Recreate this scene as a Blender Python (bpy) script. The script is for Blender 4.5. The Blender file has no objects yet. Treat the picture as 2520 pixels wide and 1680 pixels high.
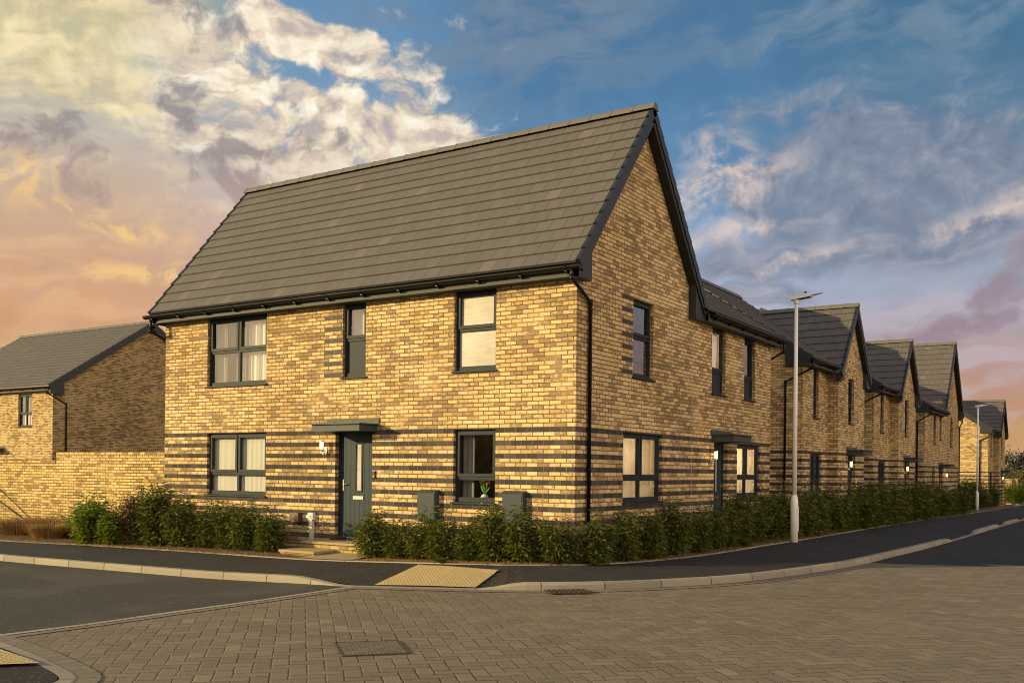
import bpy, math, random
from mathutils import Vector, Matrix
R = math.radians
random.seed(7)
S = bpy.context.scene
COL = S.collection

# ------------------------------------------------------------------ camera
cam = bpy.data.cameras.new("camera"); co = bpy.data.objects.new("camera", cam); COL.objects.link(co)
yaw, roll = 0.5733, 0.0106
Rt = Vector((math.cos(yaw), math.sin(yaw), 0)); Fw = Vector((-math.sin(yaw), math.cos(yaw), 0)); Up = Vector((0, 0, 1))
cx = Rt * math.cos(roll) + Up * math.sin(roll); cy = -Rt * math.sin(roll) + Up * math.cos(roll); cz = -Fw
m = Matrix((cx, cy, cz)).transposed().to_4x4(); m.translation = Vector((7.913, -14.179, 1.349))
co.matrix_world = m
cam.sensor_width = 36; cam.lens = 2404.6 / 2520 * 36; cam.shift_y = (1157.36 - 840) / 2520
cam.clip_start = .1; cam.clip_end = 3000
S.camera = co

# ------------------------------------------------------------------ light and exposure
SUN_DIR = Vector((1.0, 1.0, -0.345)).normalized()
sun = bpy.data.lights.new("sun", 'SUN'); so = bpy.data.objects.new("sun", sun); COL.objects.link(so)
so.rotation_euler = SUN_DIR.to_track_quat('-Z', 'Y').to_euler()
sun.energy = 5.0; sun.angle = R(0.6); sun.color = (1.0, .775, .36)
S.view_settings.view_transform = 'Standard'; S.view_settings.look = 'None'
S.view_settings.exposure = 0.35; S.view_settings.gamma = 1
S.cycles.filter_width = 1.05; S.cycles.max_bounces = 5; S.cycles.diffuse_bounces = 3; S.cycles.glossy_bounces = 3; S.cycles.transparent_max_bounces = 10

def srgb(r, g, b):
    f = lambda c: (c / 255 / 12.92) if c / 255 <= .04045 else ((c / 255 + .055) / 1.055) ** 2.4
    return (f(r), f(g), f(b), 1)

# ---- tiny node language
class X:
    def __init__(s, t, k, flat=False): s.t, s.k, s.flat = t, k, flat
    def _b(s, op, o, rev=False):
        n = s.t.nodes.new('ShaderNodeMath'); n.operation = op
        for i, q in enumerate((o, s) if rev else (s, o)):
            if isinstance(q, X): s.t.links.new(q.k, n.inputs[i])
            else: n.inputs[i].default_value = q
        return X(s.t, n.outputs[0])
    def __add__(s, o): return s._b('ADD', o)
    __radd__ = __add__
    def __sub__(s, o): return s._b('SUBTRACT', o)
    def __rsub__(s, o): return s._b('SUBTRACT', o, True)
    def __mul__(s, o): return s._b('MULTIPLY', o)
    __rmul__ = __mul__
    def __truediv__(s, o): return s._b('DIVIDE', o)
    def u(s, op, o=0.0): return s._b(op, o)
    def floor(s): return s.u('FLOOR')
    def frac(s): return s.u('FRACT')
    def abs(s): return s.u('ABSOLUTE')
    def clamp(s): return s.u('MAXIMUM', 0.).u('MINIMUM', 1.)
def ss(x, a, b):
    n = x.t.nodes.new('ShaderNodeMapRange'); n.interpolation_type = 'SMOOTHSTEP'
    x.t.links.new(x.k, n.inputs[0]); n.inputs[1].default_value = a; n.inputs[2].default_value = b
    return X(x.t, n.outputs[0])
def ssr(x, a, b):   # falls from one to nought
    return 1 - ss(x, a, b)
def comb(t, a, b, c=0.0):
    n = t.nodes.new('ShaderNodeCombineXYZ')
    for i, q in enumerate((a, b, c)):
        if isinstance(q, X): t.links.new(q.k, n.inputs[i])
        else: n.inputs[i].default_value = q
    return X(t, n.outputs[0])
def sep(v):
    n = v.t.nodes.new('ShaderNodeSeparateXYZ'); v.t.links.new(v.k, n.inputs[0])
    return [X(v.t, o) for o in n.outputs]
def noise(v, scale, detail=4, rough=.55, dist=0.0, col=False):
    n = v.t.nodes.new('ShaderNodeTexNoise'); n.noise_dimensions = '2D' if getattr(v, 'flat', False) else '3D'; v.t.links.new(v.k, n.inputs['Vector'])
    n.inputs['Scale'].default_value = scale; n.inputs['Detail'].default_value = detail
    n.inputs['Roughness'].default_value = rough; n.inputs['Distortion'].default_value = dist
    return X(v.t, n.outputs['Color' if col else 'Fac'])
def white(v):
    n = v.t.nodes.new('ShaderNodeTexWhiteNoise'); n.noise_dimensions = '3D'; v.t.links.new(v.k, n.inputs['Vector'])
    return X(v.t, n.outputs['Value']), X(v.t, n.outputs['Color'])
def ramp(x, stops, interp='LINEAR'):
    n = x.t.nodes.new('ShaderNodeValToRGB'); x.t.links.new(x.k, n.inputs[0]); cr = n.color_ramp; cr.interpolation = interp
    while len(cr.elements) > 1: cr.elements.remove(cr.elements[-1])
    for i, (p, c) in enumerate(stops):
        e = cr.elements[0] if i == 0 else cr.elements.new(p)
        e.position = p; e.color = c if len(c) == 4 else (*c, 1)
    return X(x.t, n.outputs[0])
def mix(f, a, b, mode='MIX'):
    t = f.t if isinstance(f, X) else (a.t if isinstance(a, X) else b.t)
    n = t.nodes.new('ShaderNodeMix'); n.data_type = 'RGBA'; n.blend_type = mode
    for i, q in ((0, f), (6, a), (7, b)):
        if isinstance(q, X): t.links.new(q.k, n.inputs[i])
        elif i == 0: n.inputs[0].default_value = q
        else: n.inputs[i].default_value = q if len(q) == 4 else (*q, 1)
    return X(t, n.outputs[2])

# ------------------------------------------------------------------ sky
def build_world():
    w = bpy.data.worlds.new("World"); S.world = w; w.use_nodes = True
    w.cycles.sampling_method = 'MANUAL'; w.cycles.sample_map_resolution = 512
    t = w.node_tree; t.nodes.clear()
    out = t.nodes.new('ShaderNodeOutputWorld'); bg = t.nodes.new('ShaderNodeBackground')
    tc = t.nodes.new('ShaderNodeTexCoord'); d = X(t, tc.outputs['Generated'])
    dx, dy, dz = sep(d)
    D = 180 / math.pi
    az = dx._b('ARCTAN2', dy) * D
    el = dz.u('ARCSINE') * D
    def flat(a, b): v = comb(t, a, b, 0.0); v.flat = True; return v
    wn = noise(flat(az, el * 1.25), .16, 2, .5, col=True); wx, wy, _ = sep(wn)
    ax = az + (wx - .5) * 3.6; ey = el + (wy - .5) * 2.4
    q = flat(ax, ey)
    RQ = {}
    def blob(a0, e0, sa, se, rot=0.0):
        k = min((0, -14, 12, -30, 28, 60, -62), key=lambda v: abs(v - rot)); cs, sn = math.cos(R(k)), math.sin(R(k))
        if k not in RQ: RQ[k] = q if k == 0 else comb(t, ax * cs + ey * sn, ey * cs - ax * sn, 0.0)
        m = t.nodes.new('ShaderNodeVectorMath'); m.operation = 'MULTIPLY_ADD'; t.links.new(RQ[k].k, m.inputs[0])
        fa, fe = 1 / (sa * 1.75), 1 / (se * 1.75)
        m.inputs[1].default_value = (fa, fe, 0); m.inputs[2].default_value = (-(a0 * cs + e0 * sn) * fa, -(e0 * cs - a0 * sn) * fe, 0)
        g = t.nodes.new('ShaderNodeTexGradient'); g.gradient_type = 'SPHERICAL'; t.links.new(m.outputs[0], g.inputs[0]); return X(t, g.outputs[1])
    def add(*L):
        r = L[0]
        for k in L[1:]: r = r + k
        return r
    e01 = (el / 40.0).clamp()
    E = lambda deg: max(0, min(1, deg / 40))
    left = ramp(e01, [(0, srgb(200, 150, 118)), (E(6), srgb(208, 158, 122)), (E(9), srgb(214, 166, 128)), (E(11), srgb(210, 168, 136)), (E(13), srgb(208, 174, 146)), (E(15), srgb(204, 180, 158)), (E(18), srgb(192, 186, 176)), (E(21), srgb(202, 198, 170)), (E(26), srgb(205, 198, 150)), (1, srgb(150, 165, 175))])
    mid = ramp(e01, [(0, srgb(205, 160, 130)), (E(8), srgb(206, 166, 146)), (E(11), srgb(202, 172, 160)), (E(13), srgb(204, 182, 172)), (E(15.5), srgb(198, 186, 186)), (E(18), srgb(150, 168, 190)), (E(22), srgb(112, 150, 184)), (E(27), srgb(96, 140, 180)), (1, srgb(80, 125, 170))])
    cr = ramp(e01, [(0, srgb(205, 165, 130)), (E(5), srgb(190, 172, 178)), (E(8), srgb(178, 182, 200)), (E(11), srgb(165, 178, 204)), (E(14), srgb(130, 160, 192)), (E(17), srgb(104, 142, 178)), (E(20), srgb(86, 130, 168)), (E(23), srgb(80, 122, 160)), (E(27), srgb(80, 118, 154)), (1, srgb(60, 100, 150))])
    right = ramp(e01, [(0, srgb(204, 162, 104)), (E(2.5), srgb(198, 154, 112)), (E(4), srgb(190, 148, 124)), (E(6), srgb(184, 152, 146)), (E(8), srgb(176, 164, 174)), (E(10), srgb(164, 170, 188)), (E(13), srgb(138, 154, 176)), (E(17), srgb(106, 134, 160)), (E(22), srgb(76, 118, 150)), (E(27), srgb(70, 112, 146)), (1, srgb(60, 100, 145))])
    base = mix(ss(az, -56, -45), left, mid)
    base = mix(ss(az, -41, -32), base, cr)
    base = mix(ss(az, -22, -9), base, right)
    base = mix(ss(az.abs(), 62, 100), base, ramp(e01, [(0, srgb(250, 215, 175)), (.25, srgb(235, 212, 190)), (.6, srgb(190, 196, 208)), (1, srgb(130, 155, 190))]))
    def billow(v, scale, detail=3.0, rough=.52):
        n = t.nodes.new('ShaderNodeTexVoronoi'); n.voronoi_dimensions = '2D'; n.feature = 'F1'; t.links.new(v.k, n.inputs['Vector'])
        n.inputs['Scale'].default_value = scale; n.inputs['Detail'].default_value = detail; n.inputs['Roughness'].default_value = rough; n.inputs['Lacunarity'].default_value = 2.3; n.normalize = True
        return 1 - X(t, n.outputs['Distance']) * 1.6
    nz = noise(flat(az, el * 1.2), .9, 2.5, .6, col=True); zx, zy, _ = sep(nz)
    bx = ax + (zx - .5) * 1.1; by = ey * 1.5 + (zy - .5) * 1.1
    f1 = billow(flat(bx, by), .34, 3.5, .50); f1b = billow(flat(bx + .35, by - .95), .34, 2.0, .45)
    f2 = noise(flat(ax * .55 + 60.0, ey * 1.9 - ax * .22), .34, 5, .55)                                           # long drawn streaks
    f3 = noise(flat(ax + 90.0, ey * 1.15), .62, 7, .60)                                                        # ragged scud
    # heaped bank, upper left to centre
    bank = add(blob(-48.8, 23.4, 4.8, 1.8), blob(-44.2, 22.9, 5.2, 1.7, -12), blob(-46.4, 20.4, 5.8, 1.8, -14),
               blob(-40.8, 19.0, 5.4, 2.1, -14), blob(-46.5, 17.2, 7.4, 3.2, -12), blob(-52.0, 19.6, 3.2, 2.6, -30), blob(-37.0, 18.3, 2.8, 1.4, -20), blob(-41, 16.0, 5.4, 2.6)).clamp()
    holes = add(blob(-46.9, 21.75, 3.4, .55, -16), blob(-48.6, 24.9, 2.0, .9), blob(-42.0, 20.9, 3.2, .55, -20), blob(-53.0, 16.6, 3.2, 1.0, -22), blob(-41.8, 24.2, 3.4, .5, -14), blob(-53.6, 21.6, 1.6, .6, -40)).clamp()
    field = blob(-45, 21.5, 12, 5.5, -14)
    dens = ss(f1 * .80 + bank * .44 + field * .22 - holes * .34 + f3 * .22, .72, 1.06)
    lit = (((f1 - f1b) * .95) + f1 * .35 + .36).clamp()
    ccol = ramp(lit, [(.2, srgb(180, 172, 170)), (.5, srgb(222, 206, 186)), (.72, srgb(248, 234, 208)), (1, srgb(255, 252, 240))])
    ccol = mix(ssr(el, 14.0, 20.5) * .72, ccol, srgb(208, 188, 174))
    c = mix(dens * ss(az, -57, -51) * ssr(az, -36, -31), base, ccol)
    # high yellow cloud, upper left
    yel = add(blob(-60.5, 22.4, 6.0, 3.0, -28), blob(-56.5, 20.6, 4.6, 1.5, -34), blob(-66, 22, 7, 4), blob(-55.4, 23.6, 3, 1.4)).clamp()
    c = mix((yel * ss(f2 * .6 + f1 * .2 + yel * .22, .40, .76) * 1.3).clamp() * .9, c, mix(ss(f2 * .4 + f3 * .3 + f1 * .25, .36, .66), srgb(206, 190, 150), srgb(252, 236, 186)))
    wisps = ss(f2, .48, .70) * ssr(az, -52, -44) * ss(el, 11, 15)
    c = mix(wisps * .5, c, srgb(226, 208, 176))
    bars = ss(f2, .47, .66) * ssr(el, 12.5, 16.5) * ssr(az, -47, -38)
    c = mix(bars * .42, c, srgb(226, 184, 140))
    c = mix(ss(f3, .50, .72) * ssr(el, 14, 18) * ssr(az, -48, -38) * .35, c, srgb(188, 150, 138))
    c = mix((add(blob(-60.2, 14.4, 1.9, .9), blob(-55.4, 12.9, 2.6, .5, -10), blob(-53.4, 10.3, 3.0, .42)) * ss(f3, .40, .62) * 1.6).clamp() * .68, c, srgb(246, 205, 132))
    # dark scud
    dk = add(blob(-51.2, 20.6, 1.0, 1.0, 60), blob(-50.8, 18.6, 1.1, 1.5, -60), blob(-49.9, 16.2, 1.0, 2.0, -70), blob(-58.3, 17.4, 2.2, 1.4, 25),
             blob(-59.6, 16.5, 1.5, .9), blob(-47.4, 16.2, 1.5, 1.7, 60), blob(-56.4, 14.6, 1.2, 1.3, -60), blob(-51.6, 24.3, 3.2, 1.1, -8), blob(-45.4, 18.1, 1.1, 1.0, 50), blob(-48.4, 14.4, 1.0, 1.8), blob(-46.0, 20.0, .8, .5), blob(-43.0, 17.9, .9, .9)).clamp()
    dkd = ss(f3 * 1.5 + dk * .66 + f2 * .2, 1.12, 1.56)
    c = mix(dkd * .84, c, mix(ss(el, 13, 20), srgb(178, 152, 144), srgb(134, 132, 138)))
    # slate veil and the broken grey deck on the right
    veil = add(blob(-31, 24.2, 7.0, 3.4, -6), blob(-35, 26, 7, 3)).clamp() * ss(f2, .34, .60)
    c = mix(veil * .80, c, srgb(114, 134, 156))
    deck = add(blob(-14, 16.6, 7.0, 2.8, -10), blob(-8, 15.5, 7, 3.2), blob(-18.6, 14.9, 3.0, 1.2, -8), blob(-12, 12.6, 7.5, 1.5, 10), blob(-19.5, 11.8, 3.4, .8, 6), blob(-20, 9.8, 4, .5, 6)).clamp()
    dd = ss(f3 * .4 + f2 * .6 + deck * .34, .54, .80)
    c = mix(dd * .88 * ss(az, -25, -21), c, ramp(((f3 * 1.6) - .35).clamp(), [(0, srgb(112, 124, 146)), (.6, srgb(134, 144, 162)), (1, srgb(166, 166, 176))]))
    c = mix(add(blob(-9, 23.0, 8, 2.6), blob(-17, 24.6, 6, 1.6)) * ss(f2, .40, .64) * .8, c, srgb(110, 136, 158))
    crm = add(blob(-20.8, 16.2, 3.4, .8, 14), blob(-22.6, 15.0, 3.0, 1.0, 4), blob(-19.8, 13.4, 3.4, .5, 14), blob(-17.2, 11.6, 2.6, .3, 12), blob(-7.0, 13.4, 4.2, .55, 16), blob(-21.4, 17.6, 1.6, .9)).clamp()
    c = mix((crm * ss(f3 * .6 + f2 * .4, .36, .62) * 1.25).clamp() * .72, c, srgb(224, 204, 192))
    c = mix(ss(f2, .46, .66) * ssr(el, 10, 15) * ss(az, -26, -18) * .5, c, srgb(190, 182, 192))
    pk = add(blob(-6.2, 9.4, 3.0, 1.2, 28), blob(-9.6, 7.2, 3.4, .8, 14), blob(-4.6, 11.4, 2.2, 1.4, 30)).clamp()
    c = mix(ss(f3 + pk * .5, .66, 1.06) * .85 * ss(az, -16, -11), c, srgb(152, 134, 146))
    tone = f3 * .5 + f2 * .5
    c = mix(1.0, c, ramp(tone, [(.35, (.93, .93, .94, 1)), (.62, (1.05, 1.045, 1.03, 1))]), 'MULTIPLY')
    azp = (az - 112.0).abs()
    c = mix(ssr(azp, 30, 85) * ssr(el, 22, 50) * ss(el, -4, 3), c, (2.65, 2.02, 1.34, 1))  # added warm glow in the unseen sky, fills the shaded side wall
    sk = t.nodes.new('ShaderNodeTexSky'); sk.sky_type = 'NISHITA'; sk.sun_disc = False
    sk.sun_elevation = math.asin(-SUN_DIR.z); sk.sun_rotation = math.atan2(-SUN_DIR.x, -SUN_DIR.y)
    sk.dust_density = 2.0
    c = mix(ss(az.abs(), 62, 110) * .25, c, mix(1.0, X(t, sk.outputs[0]), (.11, .11, .11, 1), 'MULTIPLY'))
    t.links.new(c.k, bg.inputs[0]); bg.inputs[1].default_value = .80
    t.links.new(bg.outputs[0], out.inputs[0])
build_world()

# ------------------------------------------------------------------ materials
MATS = {}
def mat(name, fn=None, col=(.5, .5, .5), rough=.6, metal=0.0, spec=.5, bump=0.0, bscale=40, var=0.0):
    m = bpy.data.materials.new(name); m.use_nodes = True; t = m.node_tree
    b = t.nodes['Principled BSDF']; b.inputs['Roughness'].default_value = rough; b.inputs['Metallic'].default_value = metal
    b.inputs['Specular IOR Level'].default_value = spec; b.inputs['Base Color'].default_value = (*col, 1)
    if fn: fn(t, b)
    elif bump or var:
        tc = t.nodes.new('ShaderNodeTexCoord'); v = X(t, tc.outputs['Object'])
        n = noise(v, bscale, 5, .6); n2 = noise(v, bscale * .07, 4, .6)
        c = mix(((n * .5 + n2 * .5 - .5) * 2.4 * var + .5).clamp(), tuple(k * (1 - var) for k in col), tuple(min(1, k * (1 + var)) for k in col))
        t.links.new(c.k, b.inputs['Base Color'])
        if bump: dobump(t, b, n, bump)
    MATS[name] = m; return m
def dobump(t, b, h, dist, strength=1.0):
    n = t.nodes.new('ShaderNodeBump'); n.inputs['Distance'].default_value = dist; n.inputs['Strength'].default_value = strength
    t.links.new(h.k, n.inputs['Height']); t.links.new(n.outputs[0], b.inputs['Normal'])
def setc(t, b, c): t.links.new(c.k, b.inputs['Base Color'])
def setr(t, b, r): t.links.new(r.k, b.inputs['Roughness'])
def uvn(t):
    n = t.nodes.new('ShaderNodeUVMap'); v = X(t, n.outputs[0], True); return v, sep(v)

def brick(bands, tone=1.0, yellow=0.0, seed=0.0, dark=0.0):
    def fn(t, b):
        v, (u, w, _) = uvn(t)
        wob = noise(v, 9, 2, .5) - .5
        u = u + 50.0; z = w + .2375 + .075 * 30
        zz = z + wob * .004
        row = (zz / .075).floor(); fy = (zz / .075).frac()
        un = (u + wob * .006) / .225 + (row * .5).frac()
        colm = un.floor(); fx = un.frac()
        r1, rc = white(comb(t, colm, row, seed)); ra, rb, rd = sep(rc)
        ex = (.5 - (fx - .5).abs()) * .225; ey = (.5 - (fy - .5).abs()) * .075
        edge = ex.u('MINIMUM', ey) + (noise(v, 60, 3, .6) - .5) * .005
        mort = ssr(edge, .0056, .0092)
        cl = noise(v, .55, 3, .6)                         # batches of darker bricks
        k = (ra * .64 + (cl - .5) * .70 + .07 + dark).clamp()
        L = lambda a, b_, c_: (a * tone, b_ * tone, c_ * tone * (1 - yellow * .35), 1)
        c = ramp(k, [(0, L(.74, .565, .32)), (.34, L(.68, .505, .265)), (.58, L(.59, .425, .21)), (.74, L(.46, .32, .16)), (.86, L(.31, .22, .125)), (1, L(.19, .14, .09))])
        c = mix((rb * .5).clamp(), c, mix(1.0, c, (1.08, .96, .84, 1), 'MULTIPLY'))
        sm = noise(comb(t, u * 1.0 + ra * 9.0, z * 2.2 + rb * 7.0, 0.0), 13, 5, .65)     # kiln smears in each brick
        smk = ss(sm + (rd - .5) * .46 + (cl - .5) * .22, .51, .66)
        c = mix(smk * .80, c, L(.20, .14, .085))
        c = mix(ss(noise(v, 70, 4, .6), .35, .8) * .18, c, L(.72, .55, .32))
        mcol = (.15 * tone, .108 * tone, .055 * tone, 1)
        if bands:
            rr = (row / 3.0).frac()
            isb = (row / 3.0 - (row / 3.0).floor()).u('LESS_THAN', .1) * row.u('LESS_THAN', 60.5) * row.u('GREATER_THAN', 31.5)
            bl = ramp(rc.t and ra, [(0, (.034, .036, .043, 1)), (.5, (.052, .051, .056, 1)), (1, (.085, .075, .070, 1))])
            bl = mix(ss(noise(v, 30, 4, .6), .4, .75) * .4, bl, (.10, .09, .085, 1))
            c = mix(isb, c, bl)
        st = noise(v, .9, 4, .6)
        strk = noise(comb(t, u * 3.0, z * .18, 0.0), 2.2, 4, .65); c = mix(ss(strk, .58, .74) * .16, c, L(.24, .18, .12))
        c = mix(ssr(w + (st - .5) * .5, -.1, .42) * .30, c, L(.22, .17, .10))
        mc = mix(ss(st, .54, .70), mcol, (.33 * tone, .245 * tone, .14 * tone, 1))
        if bands: c = mix(mort * (1 - isb) + isb * ssr(ex, .0056, .0092), c, mc)
        else: c = mix(mort, c, mc)
        big = noise(v, .35, 4, .55)
        c = mix(1.0, c, ramp(big, [(.3, (.90, .88, .86, 1)), (.65, (1.06, 1.06, 1.06, 1))]), 'MULTIPLY')
        setc(t, b, c); b.inputs['Roughness'].default_value = .9; b.inputs['Specular IOR Level'].default_value = .12
        h = (1 - mort) * (.75 + r1 * .25) + noise(v, 45, 4, .65) * .32
        dobump(t, b, h, .008, .9)
    return fn
mat('brick_banded', brick(True, .88))
mat('brick_plain', brick(False, .90, 0, 3.0, .0))
mat('brick_yellow', brick(False, .82, .5, 5.0, -.04))
mat('brick_shaded_far', brick(False, .66, 0, 8.0, .06))  # darkened brick: shade of the neighbour's gable put into the colour
def bluebrick(t, b):
    v, (u, w, _) = uvn(t); n = noise(v, 25, 4, .6)
    setc(t, b, ramp(n, [(.3, (.018, .019, .023, 1)), (.7, (.042, .040, .040, 1))])); b.inputs['Roughness'].default_value = .7; dobump(t, b, n, .003)
mat('blue_brick', bluebrick)
def tiles_m(c0, c1):
    def fn(t, b):
        v, (u, w, _) = uvn(t)
        row = (w + .001).floor()
        uu = u / .30 + (row * .5).frac() + 200.0
        cid = uu.floor(); fx = uu.frac()
        r, rc = white(comb(t, cid, row, 0.0))
        gap = ssr((.5 - (fx - .5).abs()) * .30, .003, .0075)
        g = X(t, t.nodes.new('ShaderNodeTexCoord').outputs['Object'])
        n = noise(g, 1.3, 5, .6); n2 = noise(g, 60, 4, .6)
        c = mix((r * .55 + n * .45).clamp(), c0, c1)
        c = mix(ss(n2, .35, .8) * .25, c, tuple(k * 1.4 for k in c1[:3]))
        lich = noise(g, .7, 6, .7); c = mix(ss(lich, .60, .74) * .30, c, (.17, .145, .10, 1)); c = mix(ss(r, .96, .97) * .35, c, (.16, .145, .12, 1))
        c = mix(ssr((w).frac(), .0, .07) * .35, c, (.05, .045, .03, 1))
        c = mix(gap * .62, c, (.02, .018, .016, 1))
        setc(t, b, c); setr(t, b, n2 * .2 + .55); b.inputs['Specular IOR Level'].default_value = .35
        dobump(t, b, (1 - gap) + n2 * .15 + r * .25, .006)
    return fn
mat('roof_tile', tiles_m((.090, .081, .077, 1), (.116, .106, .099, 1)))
mat('ridge_tile', col=(.12, .114, .104), rough=.7, bump=.003, bscale=50, var=.25)
mat('verge_black', col=(.013, .016, .023), rough=.5, bump=.001, bscale=20, var=.25)
mat('soffit_black', col=(.008, .008, .009), rough=.6, bump=.001, bscale=10, var=.2)
mat('fascia_grey', col=(.062, .066, .066), rough=.6, spec=.2, bump=.0006, bscale=12, var=.12)
mat('gutter_black', col=(.006, .006, .0065), rough=.38, spec=.25, bump=.0006, bscale=12, var=.2)
mat('frame_grey', col=(.018, .026, .034), rough=.55, spec=.15, bump=.0005, bscale=15, var=.12)
mat('door_grey', col=(.026, .041, .055), rough=.55, spec=.15, bump=.0012, bscale=70, var=.12)
mat('cabinet_grey', col=(.042, .054, .062), rough=.55, spec=.18, bump=.001, bscale=20, var=.12)
mat('canopy_grey', col=(.046, .058, .062), rough=.5, spec=.2, bump=.0006, bscale=15, var=.12)
mat('steel', col=(.75, .74, .7), rough=.22, metal=1.0)
mat('white_plastic', col=(.55, .55, .52), rough=.4, bump=.0005, bscale=20, var=.1)
mat('brown_plastic', col=(.075, .032, .018), rough=.4, bump=.0006, bscale=20, var=.15)
mat('lamp_paint', col=(.82, .82, .80), rough=.45, bump=.0008, bscale=14, var=.10)
mat('plaster', col=(.42, .38, .33), rough=.9, bump=.001, bscale=8, var=.1)
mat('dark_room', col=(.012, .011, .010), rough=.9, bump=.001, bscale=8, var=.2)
mat('ceramic', col=(.8, .76, .68), rough=.3, bump=.0004, bscale=30, var=.05)
mat('tulip_green', col=(.10, .26, .04), rough=.5, bump=.0004, bscale=30, var=.2)
mat('tulip_orange', col=(.85, .28, .04), rough=.5, bump=.0004, bscale=30, var=.25)
def cloth(c, tr):
    def fn(t, b):
        v, (u, w, _) = uvn(t); n = noise(comb(t, u * 6.0, w * .4, 0.0), 3, 3, .5)
        cc = mix(n, tuple(k * .8 for k in c), c); setc(t, b, cc)
        b.inputs['Roughness'].default_value = .9
        tn = t.nodes.new('ShaderNodeBsdfTranslucent'); t.links.new(cc.k, tn.inputs[0])
        ms = t.nodes.new('ShaderNodeMixShader'); ms.inputs[0].default_value = tr
        o = t.nodes['Material Output']; t.links.new(b.outputs[0], ms.inputs[1]); t.links.new(tn.outputs[0], ms.inputs[2]); t.links.new(ms.outputs[0], o.inputs[0])
    return fn
mat('net_curtain', cloth((.92, .88, .80), .22)); mat('grey_curtain', cloth((.26, .245, .24), .15)); mat('blind', cloth((.78, .74, .70), .3))
def glass(refl, tint=(.92, .94, .93), rough=0.0):
    def fn(t, b):
        o = t.nodes['Material Output']; g = t.nodes.new('ShaderNodeNewGeometry')
        dp = t.nodes.new('ShaderNodeVectorMath'); dp.operation = 'DOT_PRODUCT'
        t.links.new(g.outputs['Normal'], dp.inputs[0]); t.links.new(g.outputs['Incoming'], dp.inputs[1])
        k = (1 - X(t, dp.outputs['Value']).abs()).clamp()
        f = (k.u('POWER', 4.0) * (1 - refl) + refl).clamp()
        gl = t.nodes.new('ShaderNodeBsdfGlossy'); gl.inputs['Roughness'].default_value = rough; gl.inputs[0].default_value = (.95, .95, .95, 1)
        wv = noise(X(t, t.nodes.new('ShaderNodeTexCoord').outputs['Object']), 1.6, 2, .5)
        bp = t.nodes.new('ShaderNodeBump'); bp.inputs['Distance'].default_value = .012; t.links.new(wv.k, bp.inputs['Height']); t.links.new(bp.outputs[0], gl.inputs['Normal'])
        tr = t.nodes.new('ShaderNodeBsdfTransparent'); tr.inputs[0].default_value = (*tint, 1)
        ms = t.nodes.new('ShaderNodeMixShader'); t.links.new(f.k, ms.inputs[0]); t.links.new(tr.outputs[0], ms.inputs[1]); t.links.new(gl.outputs[0], ms.inputs[2])
        t.links.new(ms.outputs[0], o.inputs[0])
    return fn
mat('window_glass', glass(.12)); mat('side_glass', glass(.25, (.85, .86, .85)))
def frosted(t, b):
    v, (u, w, _) = uvn(t); n = noise(v, 70, 3, .6); bl = noise(comb(t, u * .6, w * 9.0, 0.0), 4, 2, .5); br = noise(v, 2.0, 3, .5)
    setc(t, b, ramp((n * .25 + bl * .35 + br * .4).clamp(), [(.35, (.30, .27, .25, 1)), (.65, (.47, .43, .40, 1))])); b.inputs['Roughness'].default_value = .35; b.inputs['Specular IOR Level'].default_value = .2; dobump(t, b, n, .002)
mat('frosted_glass', frosted)
def lampglow(s):
    def fn(t, b):
        b.inputs['Base Color'].default_value = (.8, .62, .40, 1); b.inputs['Emission Color'].default_value = (1, .66, .34, 1); b.inputs['Emission Strength'].default_value = s
    return fn
mat('lamp_glow', lampglow(1.25)); mat('lamp_glow_dim', lampglow(1.2))

def asphalt(c0, c1):
    def fn(t, b):
        g = X(t, t.nodes.new('ShaderNodeTexCoord').outputs['Object'])
        n = noise(g, 42, 5, .75); n2 = noise(g, .5, 5, .6); n3 = noise(g, 3.2, 5, .65)
        c = mix((n * 2.3 + n2 * .5 + n3 * .45 - 1.12).clamp(), tuple(k * .75 for k in c0[:3]), c1)
        sp, _ = white(comb(t, (sep(g)[0] * 55.0).floor(), (sep(g)[1] * 55.0).floor(), 0.0))
        c = mix(ss(sp, .93, 1.0) * .6, c, (.19, .17, .145, 1))
        c = mix(ss(n2, .53, .64) * .32, c, tuple(k * 1.5 for k in c1[:3]))
        setc(t, b, c); b.inputs['Roughness'].default_value = .85; b.inputs['Specular IOR Level'].default_value = .25; dobump(t, b, n, .006)
    return fn
mat('road_asphalt', asphalt((.036, .034, .031, 1), (.076, .071, .063, 1)))
mat('path_asphalt', asphalt((.019, .0178, .0172, 1), (.042, .039, .037, 1)))
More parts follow.
